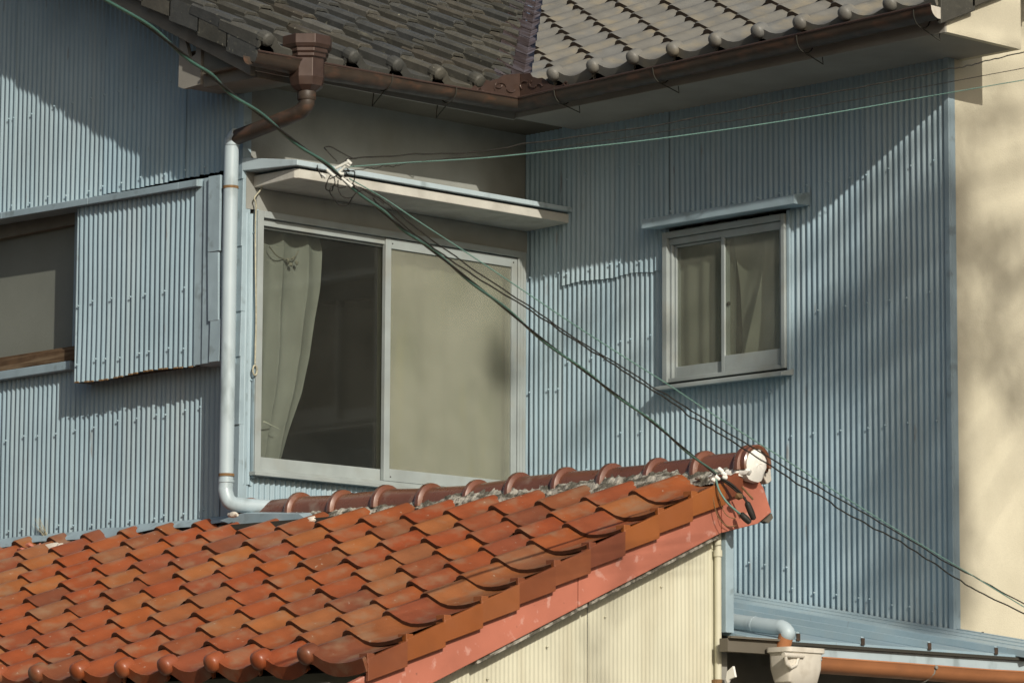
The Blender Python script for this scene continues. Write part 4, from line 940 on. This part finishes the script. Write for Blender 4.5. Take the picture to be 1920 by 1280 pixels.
tag(MB().tube([on(0,-.03,494,790),on(0,-.03,523,803)], [.004,.001], 6).build('glass_shard', M['connector']), 'thin pale sliver leaning behind the lower left of the big window', 'sliver')

# ================================================================== TREE (stands right of the picture, towards the sun)
rnd = random.Random(21)
TD = 14.0
tree = thing('broadleaf_tree', (16.8,-4.2,0), 'broadleaf tree standing in the street whose boughs dapple the cream wall', 'tree')
def sh(ax, pl, x, y, d=TD): return on(ax, pl, x, y)+S*d
blobs = []   # (centre, radius, leaf count factor)
def bl(ax, pl, pts, r, dens=1.):
    for (x, y) in pts: blobs.append((sh(ax, pl, x, y, TD+rnd.uniform(-.7,.7)), r*rnd.uniform(.85,1.15), dens))
bl(1,0,[(1775,350),(1745,400),(1700,440),(1780,450),(1760,520),(1700,520),(1640,560),(1580,610),(1520,650),(1470,700)],.13,1.5)
bl(1,0,[(1770,600),(1720,610),(1660,660),(1600,710),(1760,680),(1710,700)],.12,1.5)
bl(1,0,[(1765,760),(1715,780),(1765,840),(1710,860),(1770,920),(1720,930),(1765,1000),(1725,1010),(1770,1080),(1730,1090),(1770,1150),(1735,1160),(1690,860),(1690,940),(1700,1050)],.12,1.7)
bl(1,0,[(1690,300),(1740,260),(1640,380),(1560,470)],.07,.6)
bl(1,0,[(1440,760),(1250,640),(1190,690),(1130,760),(1090,820),(1230,760),(1140,620),(1060,640)],.06,.7)
bl(0,2.603,[(1880,220),(1835,235),(1800,300),(1800,380),(1850,430),(1890,455),(1830,470),(1800,470),(1870,500),(1862,560),(1875,520),(1850,610),(1800,660),(1840,690),(1880,730),(1915,760),(1925,500),(1870,660),(1925,680)],.085)
bl(0,2.603,[(2060,240),(2090,330),(2100,450),(2150,300),(2200,480),(2250,380)],.18)
bl(0,-.02,[(932,690),(926,660),(935,715)],.05,3)
bl(0,2.965,[(1165,1060),(1160,1120)],.06,.8); bl(0,2.885,[(1105,1210),(1110,1270)],.07,.5)
lf = MB()
for (c, r, dn) in blobs:
    for k in range(int(44*dn*(r/.1)**1.6)):
        p = c+V(rnd.gauss(0,r*.62),rnd.gauss(0,r*.62),rnd.gauss(0,r*.62)); a = V(rnd.gauss(0,1),rnd.gauss(0,1),rnd.gauss(0,1)).normalized(); b = a.orthogonal().normalized(); l = rnd.uniform(.022,.038)
        lf.add([p-a*l,p-a*l*.1+b*l*.48,p+a*l,p-a*l*.1-b*l*.48],[[0,1,2,3]])
for k in range(9000):     # the rest of the crown, up and to the right of the sight of the walls
    u, v, w = rnd.gauss(0,1), rnd.gauss(0,1), rnd.gauss(0,1); p = V(18.0,-4.0,13.4)+V(u*.95,v*.8,w*1.1)
    a = V(rnd.gauss(0,1),rnd.gauss(0,1),rnd.gauss(0,1)).normalized(); b = a.orthogonal().normalized(); l = rnd.uniform(.03,.05)
    t = p.y/S.y if p.y < 0 else 0
    q = p-S*(p.y/S.y)
    q2 = p-S*((p.x-2.603)/S.x)
    if q.x < 3.9 or q2.y < 1.2: continue
    lf.add([p-a*l,p-a*l*.1+b*l*.48,p+a*l,p-a*l*.1-b*l*.48],[[0,1,2,3]])
lf.build('foliage', M['leaf'], tree, kind='stuff')
tk = MB(); tk.tube(spline([V(16.8,-4.2,0),V(16.9,-4.3,3),V(16.7,-4.1,6),V(17.1,-4.2,10.0),V(17.5,-4.0,14.0)],5), [.20-.17*i/20 for i in range(21)], 12); tk.build('trunk', M['bark'], tree, 60)
top = V(17.3,-4.1,13.2)
for (c, r, dn) in blobs[::4]:
    br = MB(); mid = (top+c)/2+V(.1,.1,.15); br.tube(spline([top,mid,c],5), [.026-.020*i/10 for i in range(11)], 6); br.build('branch', M['bark'], tree, 60)

# ================================================================== SMALL THINGS
for (x, y, r, lab) in [(98,1027,.038,'largest white stone fragment wedged under the flashing on the red roof'),(112,1024,.022,'white stone fragment right of the largest one on the red roof'),(437,965,.020,'small pale stone resting left of the first ridge tile'),(583,975,.026,'white mortar lump under the second ridge tile'),(250,1014,.013,'tiny pale stone on the flashing mid way along the red roof'),(205,1017,.012,'tiny pale stone under the blue sheets near the roof edge')]:
    c = on(1,-1.84,x,y); tag(MB().lump(c, r, .45, 1.5, .7, .65, 2, seed=x*.37).build('stone_fragment', M['stone'], None, 60), lab, 'stone', 'stone fragments along the flashing')
pk = thing('broken_tile_pieces', on(1,-1.84,50,1030), 'heap of broken pinkish tile pieces at the left end of the flashing', 'rubble')
for k, (x, y) in enumerate([(40,1030),(55,1022),(66,1030),(30,1040),(75,1022)]): MB().lump(on(1,-1.86,x,y), .022, .5, 1.4,.7,.5,1,seed=k+40).build('tile_piece', M['pink'], pk)
gt = MB(); rnd = random.Random(9)
for k in range(16):
    a = on(1,-1.735,86+rnd.uniform(-5,5),1008); b = a+V(rnd.uniform(-.07,.05),rnd.uniform(-.02,.0),rnd.uniform(.03,.10)); gt.tube([a,(a+b)/2+V(.006,0,.004),b],[.0012,.001,.0005],4)
tag(gt.build('dry_weed', M['straw']), 'dry weed sprig against the blue sheets above the stones', 'weed')
st = MB(); a = on(1,-1.95,-20,1056); b = on(1,-1.95,33,1046); st.bar(a,b,.008,.006); tag(st.build('pale_stick', M['straw']), 'thin pale stick lying on the red tiles at the left edge', 'stick')
cl = thing('rusty_bracket', on(1,.02,1865,1195), 'small dark rusty bracket lying on the lean-to edge below the cream wall', 'bracket')
mb = MB(); a = on(1,.02,1843,1190); b = on(1,.02,1882,1198); mb.bar(a,b,.016,.012); mb.build('bracket_bar', M['gutter'], cl, bevel=.002)
mb = MB(); mb.tube([b,b+V(.012,0,-.02),b+V(.03,0,-.03)], .004, 6); mb.tube([a,a+V(-.004,0,.012)], .007, 6); mb.tube([b,b+V(-.01,-.01,-.035)], .003, 6); mb.build('bracket_claw', M['wireblack'], cl)
